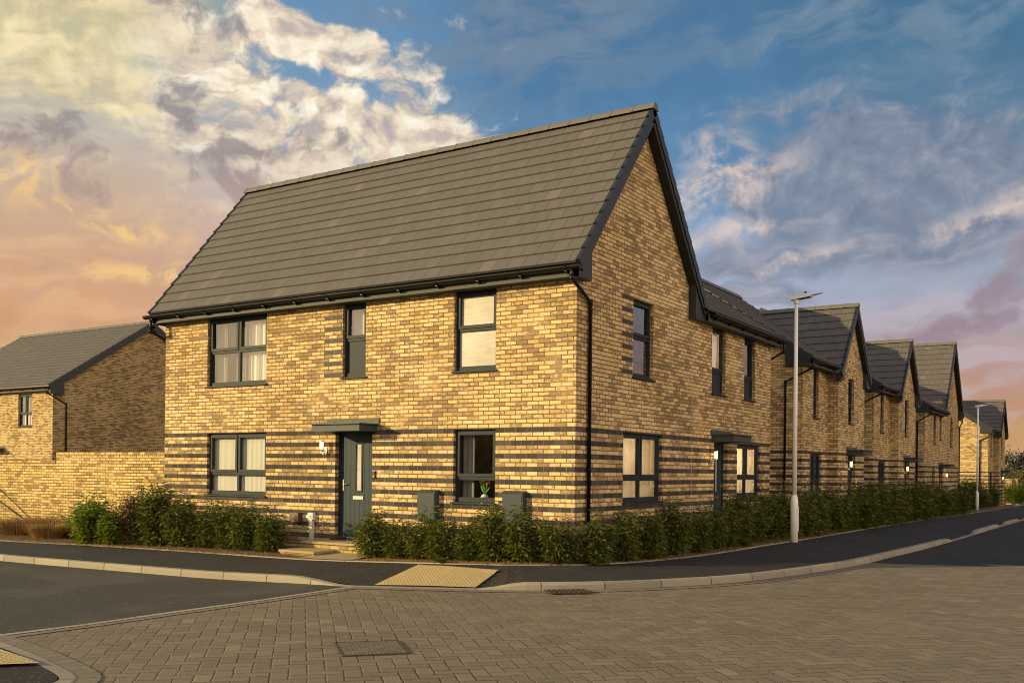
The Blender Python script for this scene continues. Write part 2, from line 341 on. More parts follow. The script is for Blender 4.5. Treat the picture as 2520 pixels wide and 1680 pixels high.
def herring(t, b):
    g = X(t, t.nodes.new('ShaderNodeTexCoord').outputs['Object']); x, y, _ = sep(g)
    wv = noise(g, 6, 3, .6, col=True); wx, wy, _z = sep(wv)
    x = x + (wx - .5) * .034 + 300.0; y = y + (wy - .5) * .034 + 300.0
    W = .146; s_ = math.sqrt(.5)
    px = (x * s_ + y * s_) / W; py = (y * s_ - x * s_) / W + 4000.0
    i = px.floor(); j = py.floor(); fx = px.frac(); fy = py.frac()
    k = ((i - j + 8000.0) / 4.0).frac() * 4.0
    k = (k + .5).floor()
    k0 = k.u('LESS_THAN', .5); k1 = k.u('LESS_THAN', 1.5) - k0; k2 = k.u('LESS_THAN', 2.5) - k0 - k1; k3 = 1 - k0 - k1 - k2
    bi = i - k1; bj = j + k3
    r, rc = white(comb(t, bi, bj, k0 + k1)); ra, rb, rd = sep(rc)
    big = 9.0
    eL = fx + (k1) * big; eR = (1 - fx) + (k0) * big; eB = fy + (k2) * big; eT = (1 - fy) + (k3) * big
    edge = eL.u('MINIMUM', eR).u('MINIMUM', eB).u('MINIMUM', eT) * W + (noise(g, 30, 3, .6) - .5) * .012
    jw = noise(g, 1.1, 3, .6)
    joint = ssr(edge, .001, .0085)
    n = noise(g, 24, 5, .65); n2 = noise(g, .45, 5, .6); n3 = noise(g, 2.2, 4, .6)
    c = ramp((ra * .5 + n * .25 + n2 * .45 - .08).clamp(), [(0, (.142, .112, .074, 1)), (.5, (.188, .150, .101, 1)), (1, (.240, .196, .134, 1))])
    c = mix(ss(n3, .56, .70) * .35, c, (.15, .14, .105, 1))
    c = mix(ss(rb, .95, .97) * .3, c, (.32, .25, .17, 1))
    trk = noise(comb(t, x * .25, y * 1.1, 0.0), .8, 4, .6); c = mix(ss(trk, .52, .70) * .28, c, (.11, .095, .07, 1))
    c = mix(joint * (ss(jw, .32, .56) * .75 + .25), c, mix(ss(n3, .45, .6), (.03, .026, .018, 1), (.12, .10, .07, 1)))
    setc(t, b, c); b.inputs['Roughness'].default_value = .8; b.inputs['Specular IOR Level'].default_value = .3
    h = ss(edge, -.002, .012) * .7 + n * .35 + rd * .30 + noise(g, 110, 3, .6) * .08
    dobump(t, b, h, .011)
mat('block_paving', herring)
def edging(L=.24, c0=(.20, .175, .14, 1), c1=(.30, .26, .20, 1), joint=.007):
    def fn(t, b):
        v, (u, w, _) = uvn(t); g = X(t, t.nodes.new('ShaderNodeTexCoord').outputs['Object'])
        uu = (u + noise(g, 5, 2, .5) * .01) / L + 100.0; r, rc = white(comb(t, uu.floor(), 0.0, 1.0)); f = uu.frac()
        e = ((.5 - (f - .5).abs()) * L).u('MINIMUM', w * 1.0 if False else (.5 - (f - .5).abs()) * L)
        j = ssr(e, joint * .4, joint)
        n = noise(g, 30, 5, .65); n2 = noise(g, 1.6, 5, .6)
        c = mix((r * .45 + n * .3 + n2 * .4 - .1).clamp(), c0, c1)
        c = mix(ss(noise(comb(t, sep(g)[0] * 1.0, sep(g)[1] * 1.0, sep(g)[2] * 9.0), 5, 5, .7), .56, .72) * .35, c, tuple(k * .45 for k in c0[:3]))
        c = mix(j * .85, c, (.05, .042, .03, 1)); setc(t, b, c); b.inputs['Roughness'].default_value = .85
        dobump(t, b, (1 - j) + n * .3 + r * .3, .006)
    return fn
mat('edge_block', edging(.17, (.145, .120, .088, 1), (.215, .18, .13, 1))); mat('kerb_concrete', edging(.915, (.21, .18, .135, 1), (.37, .325, .25, 1), .012))
mat('flush_concrete', edging(.915, (.27, .23, .18, 1), (.38, .33, .25, 1), .010))
def tact(t, b):
    g = X(t, t.nodes.new('ShaderNodeTexCoord').outputs['Object']); n = noise(g, 40, 5, .65); n2 = noise(g, 2.0, 4, .6)
    v, (u, w, _) = uvn(t)
    e = (.5 - ((u / .4).frac() - .5).abs()).u('MINIMUM', .5 - ((w / .4).frac() - .5).abs()) * .4
    c = mix((n * .5 + n2 * .6 - .1).clamp(), (.38, .28, .115, 1), (.56, .43, .20, 1)); c = mix(ssr(e, .002, .006) * .6, c, (.16, .12, .07, 1))
    setc(t, b, c); b.inputs['Roughness'].default_value = .85; dobump(t, b, n, .003)
mat('tactile_paving', tact); mat('step_slab', col=(.33, .255, .14), rough=.85, bump=.003, bscale=30, var=.3)
def soil(t, b):
    g = X(t, t.nodes.new('ShaderNodeTexCoord').outputs['Object']); n = noise(g, 38, 6, .7); n2 = noise(g, 3, 4, .6)
    setc(t, b, ramp((n * .7 + n2 * .3).clamp(), [(.3, (.045, .025, .012, 1)), (.52, (.12, .065, .030, 1)), (.7, (.27, .16, .075, 1))]))
    b.inputs['Roughness'].default_value = .95; dobump(t, b, n, .05)
mat('bark_mulch', soil)
def lawn(t, b):
    g = X(t, t.nodes.new('ShaderNodeTexCoord').outputs['Object']); n = noise(g, 30, 6, .7); n2 = noise(g, .3, 4, .6)
    setc(t, b, ramp((n * .6 + n2 * .4).clamp(), [(.3, (.022, .035, .010, 1)), (.7, (.075, .105, .025, 1))])); b.inputs['Roughness'].default_value = .95; dobump(t, b, n, .04)
mat('lawn', lawn)
def leafm(stops, tr=.3):
    def fn(t, b):
        g = t.nodes.new('ShaderNodeNewGeometry'); r = X(t, g.outputs['Random Per Island'])
        c = ramp(r, stops); setc(t, b, c); b.inputs['Roughness'].default_value = .38; b.inputs['Specular IOR Level'].default_value = .5
        tn = t.nodes.new('ShaderNodeBsdfTranslucent'); c2 = mix(1.0, c, (1.3, 1.35, .55, 1), 'MULTIPLY'); t.links.new(c2.k, tn.inputs[0])
        ms = t.nodes.new('ShaderNodeMixShader'); ms.inputs[0].default_value = tr
        o = t.nodes['Material Output']; t.links.new(b.outputs[0], ms.inputs[1]); t.links.new(tn.outputs[0], ms.inputs[2]); t.links.new(ms.outputs[0], o.inputs[0])
    return fn
mat('laurel_leaf', leafm([(0, (.022, .045, .009)), (.38, (.050, .085, .016)), (.66, (.115, .150, .026)), (.88, (.29, .275, .055)), (1, (.36, .20, .05))], .22))
mat('bright_leaf', leafm([(0, (.06, .11, .012)), (.5, (.13, .20, .020)), (.9, (.26, .29, .035)), (1, (.33, .28, .05))], .35))
mat('red_leaf', leafm([(0, (.040, .038, .014)), (.5, (.080, .072, .022)), (.85, (.12, .08, .03)), (1, (.17, .07, .035))]))
mat('far_leaf', leafm([(0, (.05, .045, .02)), (.6, (.11, .085, .035)), (1, (.17, .125, .05))]))
mat('dark_far_leaf', leafm([(0, (.016, .017, .014)), (.6, (.032, .032, .025)), (1, (.055, .048, .034))], .1))
mat('dry_grass', leafm([(0, (.16, .085, .03)), (.5, (.30, .175, .065)), (1, (.48, .32, .14))], .3))
mat('grass_blade', leafm([(0, (.04, .07, .012)), (.6, (.09, .13, .02)), (1, (.16, .17, .03))], .3))
mat('stem_bark', col=(.085, .06, .035), rough=.9, bump=.004, bscale=40, var=.35)
mat('cast_iron', col=(.045, .035, .025), rough=.7, bump=.004, bscale=40, var=.4)
mat('drain_shade', col=(.004, .004, .004), rough=.9, bump=.001, bscale=10, var=.1)
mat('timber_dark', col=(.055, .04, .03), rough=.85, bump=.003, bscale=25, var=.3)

# ------------------------------------------------------------------ mesh helpers
class MB:
    def __init__(s, zoff=0.0): s.v = []; s.f = []; s.uv = []; s.z = zoff; s.sm = []
    def face(s, pts, uv=None, smooth=False):
        i = len(s.v); pts = [Vector(p) for p in pts]; s.v += pts; s.f.append(tuple(range(i, i + len(pts)))); s.sm.append(smooth)
        if uv is None:
            n = Vector((0, 0, 0))
            for a in range(len(pts)):
                p, q = pts[a], pts[(a + 1) % len(pts)]; n += Vector(((p.y - q.y) * (p.z + q.z), (p.z - q.z) * (p.x + q.x), (p.x - q.x) * (p.y + q.y)))
            ax, ay, az = abs(n.x), abs(n.y), abs(n.z)
            if az >= ax and az >= ay: uv = [(p.x, p.y) for p in pts]
            elif ax > ay: uv = [(p.y, p.z - s.z) for p in pts]
            else: uv = [(p.x, p.z - s.z) for p in pts]
        s.uv.append(uv)
    def hexa(s, p):      # p: bottom four, top four
        for q in ((3, 2, 1, 0), (4, 5, 6, 7), (0, 1, 5, 4), (1, 2, 6, 5), (2, 3, 7, 6), (3, 0, 4, 7)): s.face([p[k] for k in q])
    def box(s, x0, x1, y0, y1, z0, z1):
        s.hexa([(x0, y0, z0), (x1, y0, z0), (x1, y1, z0), (x0, y1, z0), (x0, y0, z1), (x1, y0, z1), (x1, y1, z1), (x0, y1, z1)])
    def pbox(s, pl, a0, a1, d0, d1, z0, z1):
        P = lambda a, d, z: pl(a, d, z)
        s.hexa([P(a0, d0, z0), P(a1, d0, z0), P(a1, d1, z0), P(a0, d1, z0), P(a0, d0, z1), P(a1, d0, z1), P(a1, d1, z1), P(a0, d1, z1)])
    def tube(s, pts, r, n=10, caps=True, smooth=True):
        pts = [Vector(p) for p in pts]; rr = r if isinstance(r, (list, tuple)) else [r] * len(pts); rings = []
        prev = None
        for i, p in enumerate(pts):
            d = (pts[min(i + 1, len(pts) - 1)] - pts[max(i - 1, 0)]).normalized()
            if prev is None: a = d.orthogonal().normalized()
            else: a = (prev - d * prev.dot(d)).normalized()
            prev = a; b = d.cross(a)
            rings.append([p + (a * math.cos(2 * math.pi * k / n) + b * math.sin(2 * math.pi * k / n)) * rr[i] for k in range(n)])
        i0 = len(s.v)
        for rg in rings: s.v += rg
        for i in range(len(rings) - 1):
            for k in range(n):
                k2 = (k + 1) % n; s.f.append((i0 + i * n + k, i0 + i * n + k2, i0 + (i + 1) * n + k2, i0 + (i + 1) * n + k)); s.uv.append([(0, 0)] * 4); s.sm.append(smooth)
        if caps:
            s.f.append(tuple(i0 + k for k in range(n))[::-1]); s.uv.append([(0, 0)] * n); s.sm.append(False)
            s.f.append(tuple(i0 + (len(rings) - 1) * n + k for k in range(n))); s.uv.append([(0, 0)] * n); s.sm.append(False)
    def beam(s, p0, p1, side, up, w, h):
        p0, p1, a, b = Vector(p0), Vector(p1), Vector(side) * w / 2, Vector(up) * h / 2
        s.hexa([p0 - a - b, p0 + a - b, p1 + a - b, p1 - a - b, p0 - a + b, p0 + a + b, p1 + a + b, p1 - a + b])
def chain(o):
    v = Vector((0, 0, 0))
    while o is not None: v += o.location; o = o.parent
    return v
def obj(name, mb, material, parent=None, loc=None, bevel=0.0):
    me = bpy.data.meshes.new(name); org = chain(parent) if parent else Vector(loc or (0, 0, 0))
    me.from_pydata([v - org for v in mb.v], [], mb.f)
    ul = me.uv_layers.new(name='UVMap'); k = 0
    flat = [c for u in mb.uv for q in u for c in q]
    ul.data.foreach_set('uv', flat)
    me.polygons.foreach_set('use_smooth', mb.sm)
    me.materials.append(MATS[material]); me.update()
    o = bpy.data.objects.new(name, me); COL.objects.link(o)
    if parent: o.parent = parent
    else: o.location = org
    if bevel:
        md = o.modifiers.new('bevel', 'BEVEL'); md.width = bevel; md.segments = 2; md.limit_method = 'ANGLE'
        w = o.modifiers.new('weld', 'WELD'); w.merge_threshold = 1e-4
        o.modifiers.move(1, 0)
    return o
def thing(name, label, cat, loc=(0, 0, 0), group=None):
    o = bpy.data.objects.new(name, None); COL.objects.link(o); o.location = loc; o.empty_display_size = .2
    return tag(o, label, cat, group)
def tag(o, label, cat, group=None, kind=None):
    o['label'] = label; o['category'] = cat
    if group: o['group'] = group
    if kind: o['kind'] = kind
    return o
def struct(name, mb, material):
    o = obj(name, mb, material); o['kind'] = 'structure'; return o
def dup(root, loc=None, rotz=None, label=None, group=None, scale=None):
    r = root.copy(); COL.objects.link(r)
    if loc is not None: r.location = loc
    if rotz is not None: r.rotation_euler = (0, 0, rotz)
    if scale is not None: r.scale = scale
    if label: r['label'] = label
    if group: r['group'] = group
    def kids(a, b):
        for ch in list(a.children):
            c = ch.copy(); COL.objects.link(c); c.parent = b; kids(ch, c)
    kids(root, r); return r
def py_(c): return lambda a, d, z: Vector((a, c + d, z))      # wall facing -Y
def px_(c): return lambda a, d, z: Vector((c - d, a, z))      # wall facing +X
def pyb(c): return lambda a, d, z: Vector((a, c - d, z))
def pxb(c): return lambda a, d, z: Vector((c + d, a, z))

# ------------------------------------------------------------------ ground levels
def sst(t): t = min(max(t, 0), 1); return t * t * (3 - 2 * t)
def drop(Y):
    ys = [6, 14, 24, 36, 55, 90]; ds = [0, .1, .19, .33, .46, .7]
    if Y <= 6: return 0
    for i in range(5):
        if Y < ys[i + 1]: return ds[i] + (ds[i + 1] - ds[i]) * (Y - ys[i]) / (ys[i + 1] - ys[i])
    return .7
def zr(X_, Y_): return -.42 + .11 * sst((X_ + 5) / 5) - drop(Y_)

def resample(P, step):
    out = [Vector(P[0])]
    for a, b in zip(P[:-1], P[1:]):
        a, b = Vector(a), Vector(b); n = max(1, int((b - a).length / step))
        for k in range(1, n + 1): out.append(a.lerp(b, k / n))
    return out
def smoothp(P, it=2):
    P = [Vector(p) for p in P]
    for _ in range(it):
        Q = [P[0]]
        for a, b in zip(P[:-1], P[1:]): Q += [a.lerp(b, .25), a.lerp(b, .75)]
        Q.append(P[-1]); P = Q
    return P
def plen(P):
    L = [0]
    for a, b in zip(P[:-1], P[1:]): L.append(L[-1] + (b - a).length)
    return L
def at_len(P, L, s):
    s = min(max(s, 0), L[-1])
    for i in range(len(L) - 1):
        if s <= L[i + 1] + 1e-9:
            return P[i].lerp(P[i + 1], (s - L[i]) / max(1e-9, L[i + 1] - L[i]))
    return P[-1].copy()
def sheet(mb, A, B, zA, zB, n, w=4):
    # surface between two plan curves; zA / zB give the heights at their ends
    A = [Vector(p) for p in A]; B = [Vector(p) for p in B]; LA, LB = plen(A), plen(B); g = []
    for i in range(n + 1):
        a = at_len(A, LA, LA[-1] * i / n); b = at_len(B, LB, LB[-1] * i / n); row = []
        za, zb = zA(a.x, a.y), zB(b.x, b.y)
        for k in range(w + 1): q = a.lerp(b, k / w); row.append(Vector((q.x, q.y, za + (zb - za) * k / w)))
        g.append(row)
    for i in range(n):
        for k in range(w): mb.face([g[i][k], g[i + 1][k], g[i + 1][k + 1], g[i][k + 1]], uv=[(p.x, p.y) for p in (g[i][k], g[i + 1][k], g[i + 1][k + 1], g[i][k + 1])])
def ribbon(mb, P, w0, w1, zf, side=1):
    # strip alongside a plan curve, uv.x runs along it
    P = [Vector(p) for p in P]; L = plen(P); N = []
    for i in range(len(P)):
        d = (P[min(i + 1, len(P) - 1)] - P[max(i - 1, 0)]).normalized(); N.append(Vector((-d.y, d.x)) * side)
    for i in range(len(P) - 1):
        q = []
        for j, o in ((i, w0), (i + 1, w0), (i + 1, w1), (i, w1)):
            p = P[j] + N[j] * o; q.append(Vector((p.x, p.y, zf(p.x, p.y))))
        mb.face(q, uv=[(L[i], 0), (L[i + 1], 0), (L[i + 1], 1), (L[i], 1)])

V2 = lambda L: [Vector((a, b)) for a, b in L]
BACK = V2([(-60, -4.2), (-30, -3.4), (-16, -2.75), (-12.45, -2.58), (-10.19, -2.13), (-7.84, -1.86), (-5.09, -1.70), (-3.16, -1.50), (-.98, -1.30), (.2, -.66), (.83, .46), (1.2, 2.26), (1.31, 4.3), (1.34, 6.95), (1.22, 10.8), (1.02, 16.5), (.94, 23.7), (.90, 34), (.95, 49), (1.0, 70), (1.0, 110)])
BACK = smoothp(BACK, 1)
KL = V2([(-60, -5.4), (-30, -4.7), (-9.8, -4.17), (-7.4, -3.98), (-5.3, -3.82), (-3.68, -3.68), (-2.5, -3.66), (-1.55, -3.70)])      # kerb face, left road
KR = V2([(-1.55, -3.70), (-.7, -3.46), (.1, -3.10), (.86, -2.66), (1.54, -2.03), (2.12, -1.22), (2.82, .1), (3.24, 1.95), (3.54, 3.66), (3.70, 6.3), (3.70, 14.7), (3.55, 24), (3.4, 34), (3.3, 49), (3.3, 110)])
KL = resample(smoothp(KL, 2), .35); KR = resample(smoothp(KR, 2), .35)
def upL(p): return .105 * (1 - sst((p.x + 2.9) / 1.2)) + .006
def upR(p):
    if p.y < 0 and p.x < .9: return .006 + .10 * sst((p.x - .15) / .62)
    y = p.y
    h = 1.0
    for a, b in ((13.2, 19.3), (25.0, 28.6), (33.0, 37.5), (44, 49)):
        h = min(h, 1 - sst((y - a) / 1.0) * (1 - sst((y - b + 1.0) / 1.0)))
    return .012 + .094 * h
def kerb(P, up, name, side, tp=.125):
    mb = MB(); L = plen(P); N = []
    for i in range(len(P)):
        d = (P[min(i + 1, len(P) - 1)] - P[max(i - 1, 0)]).normalized(); N.append(Vector((-d.y, d.x)) * side)
    prof = []
    for i, p in enumerate(P):
        z = zr(p.x, p.y); h = up(p); n = N[i]
        pr = [(0, -.03), (.004, h * .72), (.022, h), (tp, h + .004), (tp, -.05)]
        prof.append([Vector((p.x + n.x * o, p.y + n.y * o, z + e)) for o, e in pr])
    for i in range(len(P) - 1):
        for k in range(4): mb.face([prof[i][k], prof[i + 1][k], prof[i + 1][k + 1], prof[i][k + 1]], uv=[(L[i], k), (L[i + 1], k), (L[i + 1], k + 1), (L[i], k + 1)], smooth=True)
    return struct(name, mb, 'kerb_concrete')
kerb(KL, upL, 'kerb', 1); kerb(KR, upR, 'kerb', 1)

# footway between kerb and boundary, in two runs
def off(P, o, side=1):
    Q = []
    for i in range(len(P)):
        d = (P[min(i + 1, len(P) - 1)] - P[max(i - 1, 0)]).normalized(); Q.append(P[i] + Vector((-d.y, d.x)) * side * o)
    return Q
def split(P, f):
    return [p for p in P if f(p)]
def nearest_up(P, up):
    def g(x, y):
        b = min(P, key=lambda p: (p.x - x) ** 2 + (p.y - y) ** 2); return zr(x, y) + up(b) + .001
    return g
base = lambda x, y: zr(x, y) + .15
KLi = off(KL, .122); KRi = off(KR, .122)
BL = [p for p in BACK if p.x <= -1.9]; BL.append(Vector((-1.9, -1.40)))
BR = [Vector((-1.9, -1.40))] + [p for p in BACK if not (p.x <= -1.9)]
mb = MB(); sheet(mb, KLi, BL, nearest_up(KL, upL), base, 120, 5)
# second run is parametrised piecewise so that its ribs stay square to the kerb
segA = [[(-1.55, -3.58), (-.1, -3.07)], [(-.1, -3.07), (1.5, -1.85)], [(1.5, -1.85), (2.86, .5)], [(2.86, .5), (3.42, 3.9)], [(3.42, 3.9), (3.57, 8)], [(3.57, 8), (3.57, 14)], [(3.57, 14), (3.3, 34)], [(3.3, 34), (3.17, 110)]]
segB = [[(-1.9, -1.40), (-.98, -1.28)], [(-.98, -1.28), (.25, -.6)], [(.25, -.6), (.95, .9)], [(.95, .9), (1.31, 4.2)], [(1.31, 4.2), (1.33, 8)], [(1.33, 8), (1.11, 14)], [(1.11, 14), (.90, 34)], [(.90, 34), (1.0, 110)]]
def cut(P, a, b):
    L = plen(P)
    def par(q):
        q = Vector(q); best = (1e9, 0)
        for i in range(len(P) - 1):
            d = P[i + 1] - P[i]; t_ = max(0, min(1, (q - P[i]).dot(d) / max(1e-9, d.length_squared))); r_ = (P[i] + d * t_ - q).length
            if r_ < best[0]: best = (r_, L[i] + d.length * t_)
        return best[1]
    s0, s1 = par(a), par(b); n = 12
    return [at_len(P, L, s0 + (s1 - s0) * k / n) for k in range(n + 1)]
BRs = BR
for (a0, a1), (b0, b1) in zip(segA, segB):
    A = cut(KRi, a0, a1); B = cut(BRs, b0, b1); sheet(mb, A, B, nearest_up(KR, upR), base, 16, 4)
struct('pavement', mb, 'path_asphalt')
# pin kerb: thin pale edging at the back of the footway
mb = MB(); BK = resample(BACK, .4)
ribbon(mb, BK, -.012, .035, lambda x, y: base(x, y) + .022)
ribbon(mb, BK, -.012, -.0119, lambda x, y: base(x, y) + .022)
L_ = plen(BK)
for i in range(len(BK) - 1):
    a, b = BK[i], BK[i + 1]; mb.face([(a.x, a.y, base(a.x, a.y) - .02), (b.x, b.y, base(b.x, b.y) - .02), (b.x, b.y, base(b.x, b.y) + .022), (a.x, a.y, base(a.x, a.y) + .022)])
struct('pavement_edging', mb, 'flush_concrete')

# ground sheet to the horizon
def gridz(xs, ys, zf):
    mb = MB()
    for i in range(len(xs) - 1):
        for j in range(len(ys) - 1):
            mb.face([(xs[a], ys[b], zf(xs[a], ys[b])) for a, b in ((i, j), (i + 1, j), (i + 1, j + 1), (i, j + 1))])
    return mb
def rng(a, b, s): n = max(1, round((b - a) / s)); return [a + (b - a) * k / n for k in range(n + 1)]
gx = [-900, -300, -120] + rng(-60, -12, 6) + rng(-11, 14, 1) + [20, 40, 80, 160, 400, 900]
gy = [-900, -300, -100, -50] + rng(-30, 60, 2) + [75, 90, 110, 140, 200, 400, 1200]
struct('ground', gridz(gx, gy, lambda x, y: zr(x, y) - .05), 'lawn')
# block paving over the junction
px0 = -1.52
struct('block_paving', gridz(rng(px0, 4, .5) + rng(5, 16, 1)[0:] + [22, 30], [-40, -30, -20] + rng(-16, 9, .5), lambda x, y: zr(x, y)), 'block_paving')
# left road
mb = MB()
sheet(mb, [Vector((-60, -9.6)), Vector((-30, -9.2)), Vector((-9, -8.95)), Vector((-1.52, -8.86))], [p for p in KL], lambda x, y: zr(x, y) + .004, lambda x, y: zr(x, y) + .004, 110, 8)
struct('road', mb, 'road_asphalt')
# right road starts beyond a straight line across the side street
mb = MB()
A = [Vector((3.66, 4.9)), Vector((3.73, 9)), Vector((3.6, 24)), Vector((3.3, 49)), Vector((3.3, 110))]
B = [Vector((12.5, 8.0)), Vector((12.5, 12)), Vector((12, 24)), Vector((12, 49)), Vector((12, 110))]
A0, B0 = Vector((3.66, 4.9)), Vector((12.5, 8.0))
for (a0, a1), (b0, b1) in zip(zip(A[:-1], A[1:]), zip(B[:-1], B[1:])):
    sheet(mb, [a0, a1], [b0, b1], lambda x, y: zr(x, y) + .006, lambda x, y: zr(x, y) + .006, 14, 8)
struct('road', mb, 'path_asphalt')
# concrete strip and soldier courses round the paving
mb = MB()
ribbon(mb, resample(V2([(-1.58, -3.66), (-1.50, -5.5), (-1.52, -6.8), (-1.50, -7.9), (-1.60, -8.95)]), .4), -.01, .10, lambda x, y: zr(x, y) + .010, 1)
struct('flush_kerb', mb, 'flush_concrete')
mb = MB()
ribbon(mb, resample(V2([(-1.48, -3.75), (-1.40, -5.5), (-1.42, -6.8), (-1.40, -7.9), (-1.46, -8.8)]), .4), 0, .15, lambda x, y: zr(x, y) + .006, 1)
ribbon(mb, [p for p in KR if p.y < 5.0], -.24, -.002, lambda x, y: zr(x, y) + .007, 1)
BLc = resample(smoothp(V2([(-3.0, -8.75), (-1.6, -8.90), (-.9, -9.08), (-.2, -9.24), (.45, -9.42), (.80, -9.52), (1.05, -9.66), (1.22, -9.95), (1.28, -11), (1.3, -16)]), 2), .3)
ribbon(mb, BLc, .0, .17, lambda x, y: zr(x, y) + .008, 1)
struct('paving_edge_course', mb, 'edge_block')
kerb(list(reversed(BLc)), lambda p: .012 if p.y > -9.6 else .012 + .09 * sst((-9.6 - p.y) / 1.2), 'kerb', 1, .13)
mb = MB(); A = off(list(reversed(BLc)), .13, 1); sheet(mb, A, [Vector((1.0, -16)), Vector((-3.2, -12)), Vector((-3.2, -8.9))], lambda x, y: zr(x, y) + .014, lambda x, y: zr(x, y) + .05, 40, 6)
struct('pavement', mb, 'path_asphalt')

# tactile paving slabs with raised blisters
def tactile(name, c, zf, nu, nv, label):
    mb = MB(); c = [Vector(p) for p in c]
    Q = lambda u, v: c[0].lerp(c[1], u).lerp(c[3].lerp(c[2], u), v)
    lu = (c[1] - c[0]).length; lv = (c[3] - c[0]).length
    NU, NV = max(2, int(lu / .2)), max(2, int(lv / .2))
    for i in range(NU):
        for j in range(NV):
            q = [(Q(a / NU, b / NV), (a / NU * lu, b / NV * lv)) for a, b in ((i, j), (i + 1, j), (i + 1, j + 1), (i, j + 1))]
            mb.face([(p.x, p.y, zf(p.x, p.y) + .008) for p, _ in q], uv=[w for _, w in q])
    ex = (c[2] - c[3]).normalized(); ey = Vector((-ex.y, ex.x)); o_ = c[3]
    def inside(p):
        r_ = [(c[(k + 1) % 4] - c[k]).cross(p - c[k]) for k in range(4)] if hasattr(c[0], 'cross') else []
        return all(v > .022 * 1 for v in r_) or all(v < -.022 for v in r_)
    for i in range(-60, 61):
        for j in range(-60, 61):
            p = o_ + ex * (i + .5) * .0667 + ey * (j + .5) * .0667
            if not inside(p): continue
            z = zf(p.x, p.y) + .008
            lo = [(p.x + .0135 * math.cos(k * 1.0472), p.y + .0135 * math.sin(k * 1.0472), z) for k in range(6)]; hi = [(p.x + .008 * math.cos(k * 1.0472), p.y + .008 * math.sin(k * 1.0472), z + .006) for k in range(6)]
            for k in range(6): mb.face([lo[k], lo[(k + 1) % 6], hi[(k + 1) % 6], hi[k]])
            mb.face(hi)
    o = obj(name, mb, 'tactile_paving'); o['kind'] = 'structure'; return o
def zpath(x, y):     # footway level near the crossing: blends kerb edge to back edge
    kz = nearest_up(KR, upR)(x, y); pk = min(KR, key=lambda p: (p.x - x) ** 2 + (p.y - y) ** 2); pb = min(BK, key=lambda p: (p.x - x) ** 2 + (p.y - y) ** 2)
    dk = max(0, math.hypot(pk.x - x, pk.y - y) - .12); db = math.hypot(pb.x - x, pb.y - y); f = dk / max(.01, dk + db)
    return kz + (base(x, y) - kz) * f + .006
tactile('tactile_paving', [(-1.32, -3.49), (.08, -2.96), (-.42, -1.62), (-2.02, -1.58)], zpath, 0, 0, '')
tactile('tactile_paving', [(-2.6, -8.98), (.30, -9.52), (.02, -9.83), (-2.7, -9.83)], lambda x, y: zr(x, y) + .030, 0, 0, '')

# planting beds
mb = MB()
sheet(mb, [p for p in BACK if -30 <= p.x <= -3.1], [Vector((-30, 1.2)), Vector((-10.6, 1.2)), Vector((-10.5, .02)), Vector((-3.3, .02))], lambda x, y: base(x, y) + .01, lambda x, y: base(x, y) + .05, 60, 6)
struct('planting_bed', mb, 'bark_mulch')
mb = MB()
segA = [[(-3.6, -1.54), (-.98, -1.26)], [(-.98, -1.26), (.83, .46)], [(.83, .46), (1.34, 6.95)], [(1.34, 6.95), (1.0, 20)], [(1.0, 20), (.95, 60)]]
segB = [[(-3.6, -.01), (-1.6, -.01)], [(-1.6, -.01), (-.02, -.01)], [(-.02, -.01), (-.02, 6.95)], [(-.02, 6.95), (-.02, 20)], [(-.02, 20), (-.02, 60)]]
for (a0, a1), (b0, b1) in zip(segA, segB):
    A = cut(BACK, a0, a1); B = [Vector(b0), Vector(b1)]; sheet(mb, A, B, lambda x, y: base(x, y) + .01, lambda x, y: base(x, y) + .06, 24, 5)
struct('planting_bed', mb, 'bark_mulch')

# ------------------------------------------------------------------ house builders
def wall(root, pl, a0, a1, z0, z1, ops, material='brick_banded', top=None, zoff=0.0, reveal=.15):
    mb = MB(zoff); av = sorted({a0, a1, *[o[0] for o in ops], *[o[1] for o in ops]}); zv = sorted({z0, z1, *[o[2] for o in ops], *[min(o[3], z1) for o in ops]})
    for i in range(len(av) - 1):
        for j in range(len(zv) - 1):
            am, zm = (av[i] + av[i + 1]) / 2, (zv[j] + zv[j + 1]) / 2
            if any(o[0] < am < o[1] and o[2] < zm < o[3] for o in ops): continue
            mb.face([pl(av[i], 0, zv[j]), pl(av[i + 1], 0, zv[j]), pl(av[i + 1], 0, zv[j + 1]), pl(av[i], 0, zv[j + 1])])
    for (b0, b1, c0, c1) in ops:
        for q in (((b0, 0, c0), (b0, reveal, c0), (b0, reveal, c1), (b0, 0, c1)), ((b1, 0, c0), (b1, 0, c1), (b1, reveal, c1), (b1, reveal, c0)),
                  ((b0, 0, c0), (b1, 0, c0), (b1, reveal, c0), (b0, reveal, c0)), ((b0, 0, c1), (b0, reveal, c1), (b1, reveal, c1), (b1, 0, c1))): mb.face([pl(*p) for p in q])
    if top: mb.face([pl(a, 0, z) for a, z in top])
    return obj('wall', mb, material, root)

def wavy(mb, pl, a0, a1, z0, z1, d, amp=.03, step=.015, freq=70, pinch=0.0):
    n = max(6, int((a1 - a0) / step)); random.seed(int(abs(a0 * 100)) + 5); ph = random.random() * 6
    pr = [(a0 + (a1 - a0) * i / n, d + amp * math.sin(ph + freq * (a1 - a0) * i / n) * (.6 + .4 * math.sin(i * .37))) for i in range(n + 1)]
    for i in range(n): mb.face([pl(pr[i][0], pr[i][1], z0), pl(pr[i + 1][0], pr[i + 1][1], z0), pl(pr[i + 1][0], pr[i + 1][1], z1), pl(pr[i][0], pr[i][1], z1)], uv=[(pr[i][0], z0), (pr[i + 1][0], z0), (pr[i + 1][0], z1), (pr[i][0], z1)], smooth=True)

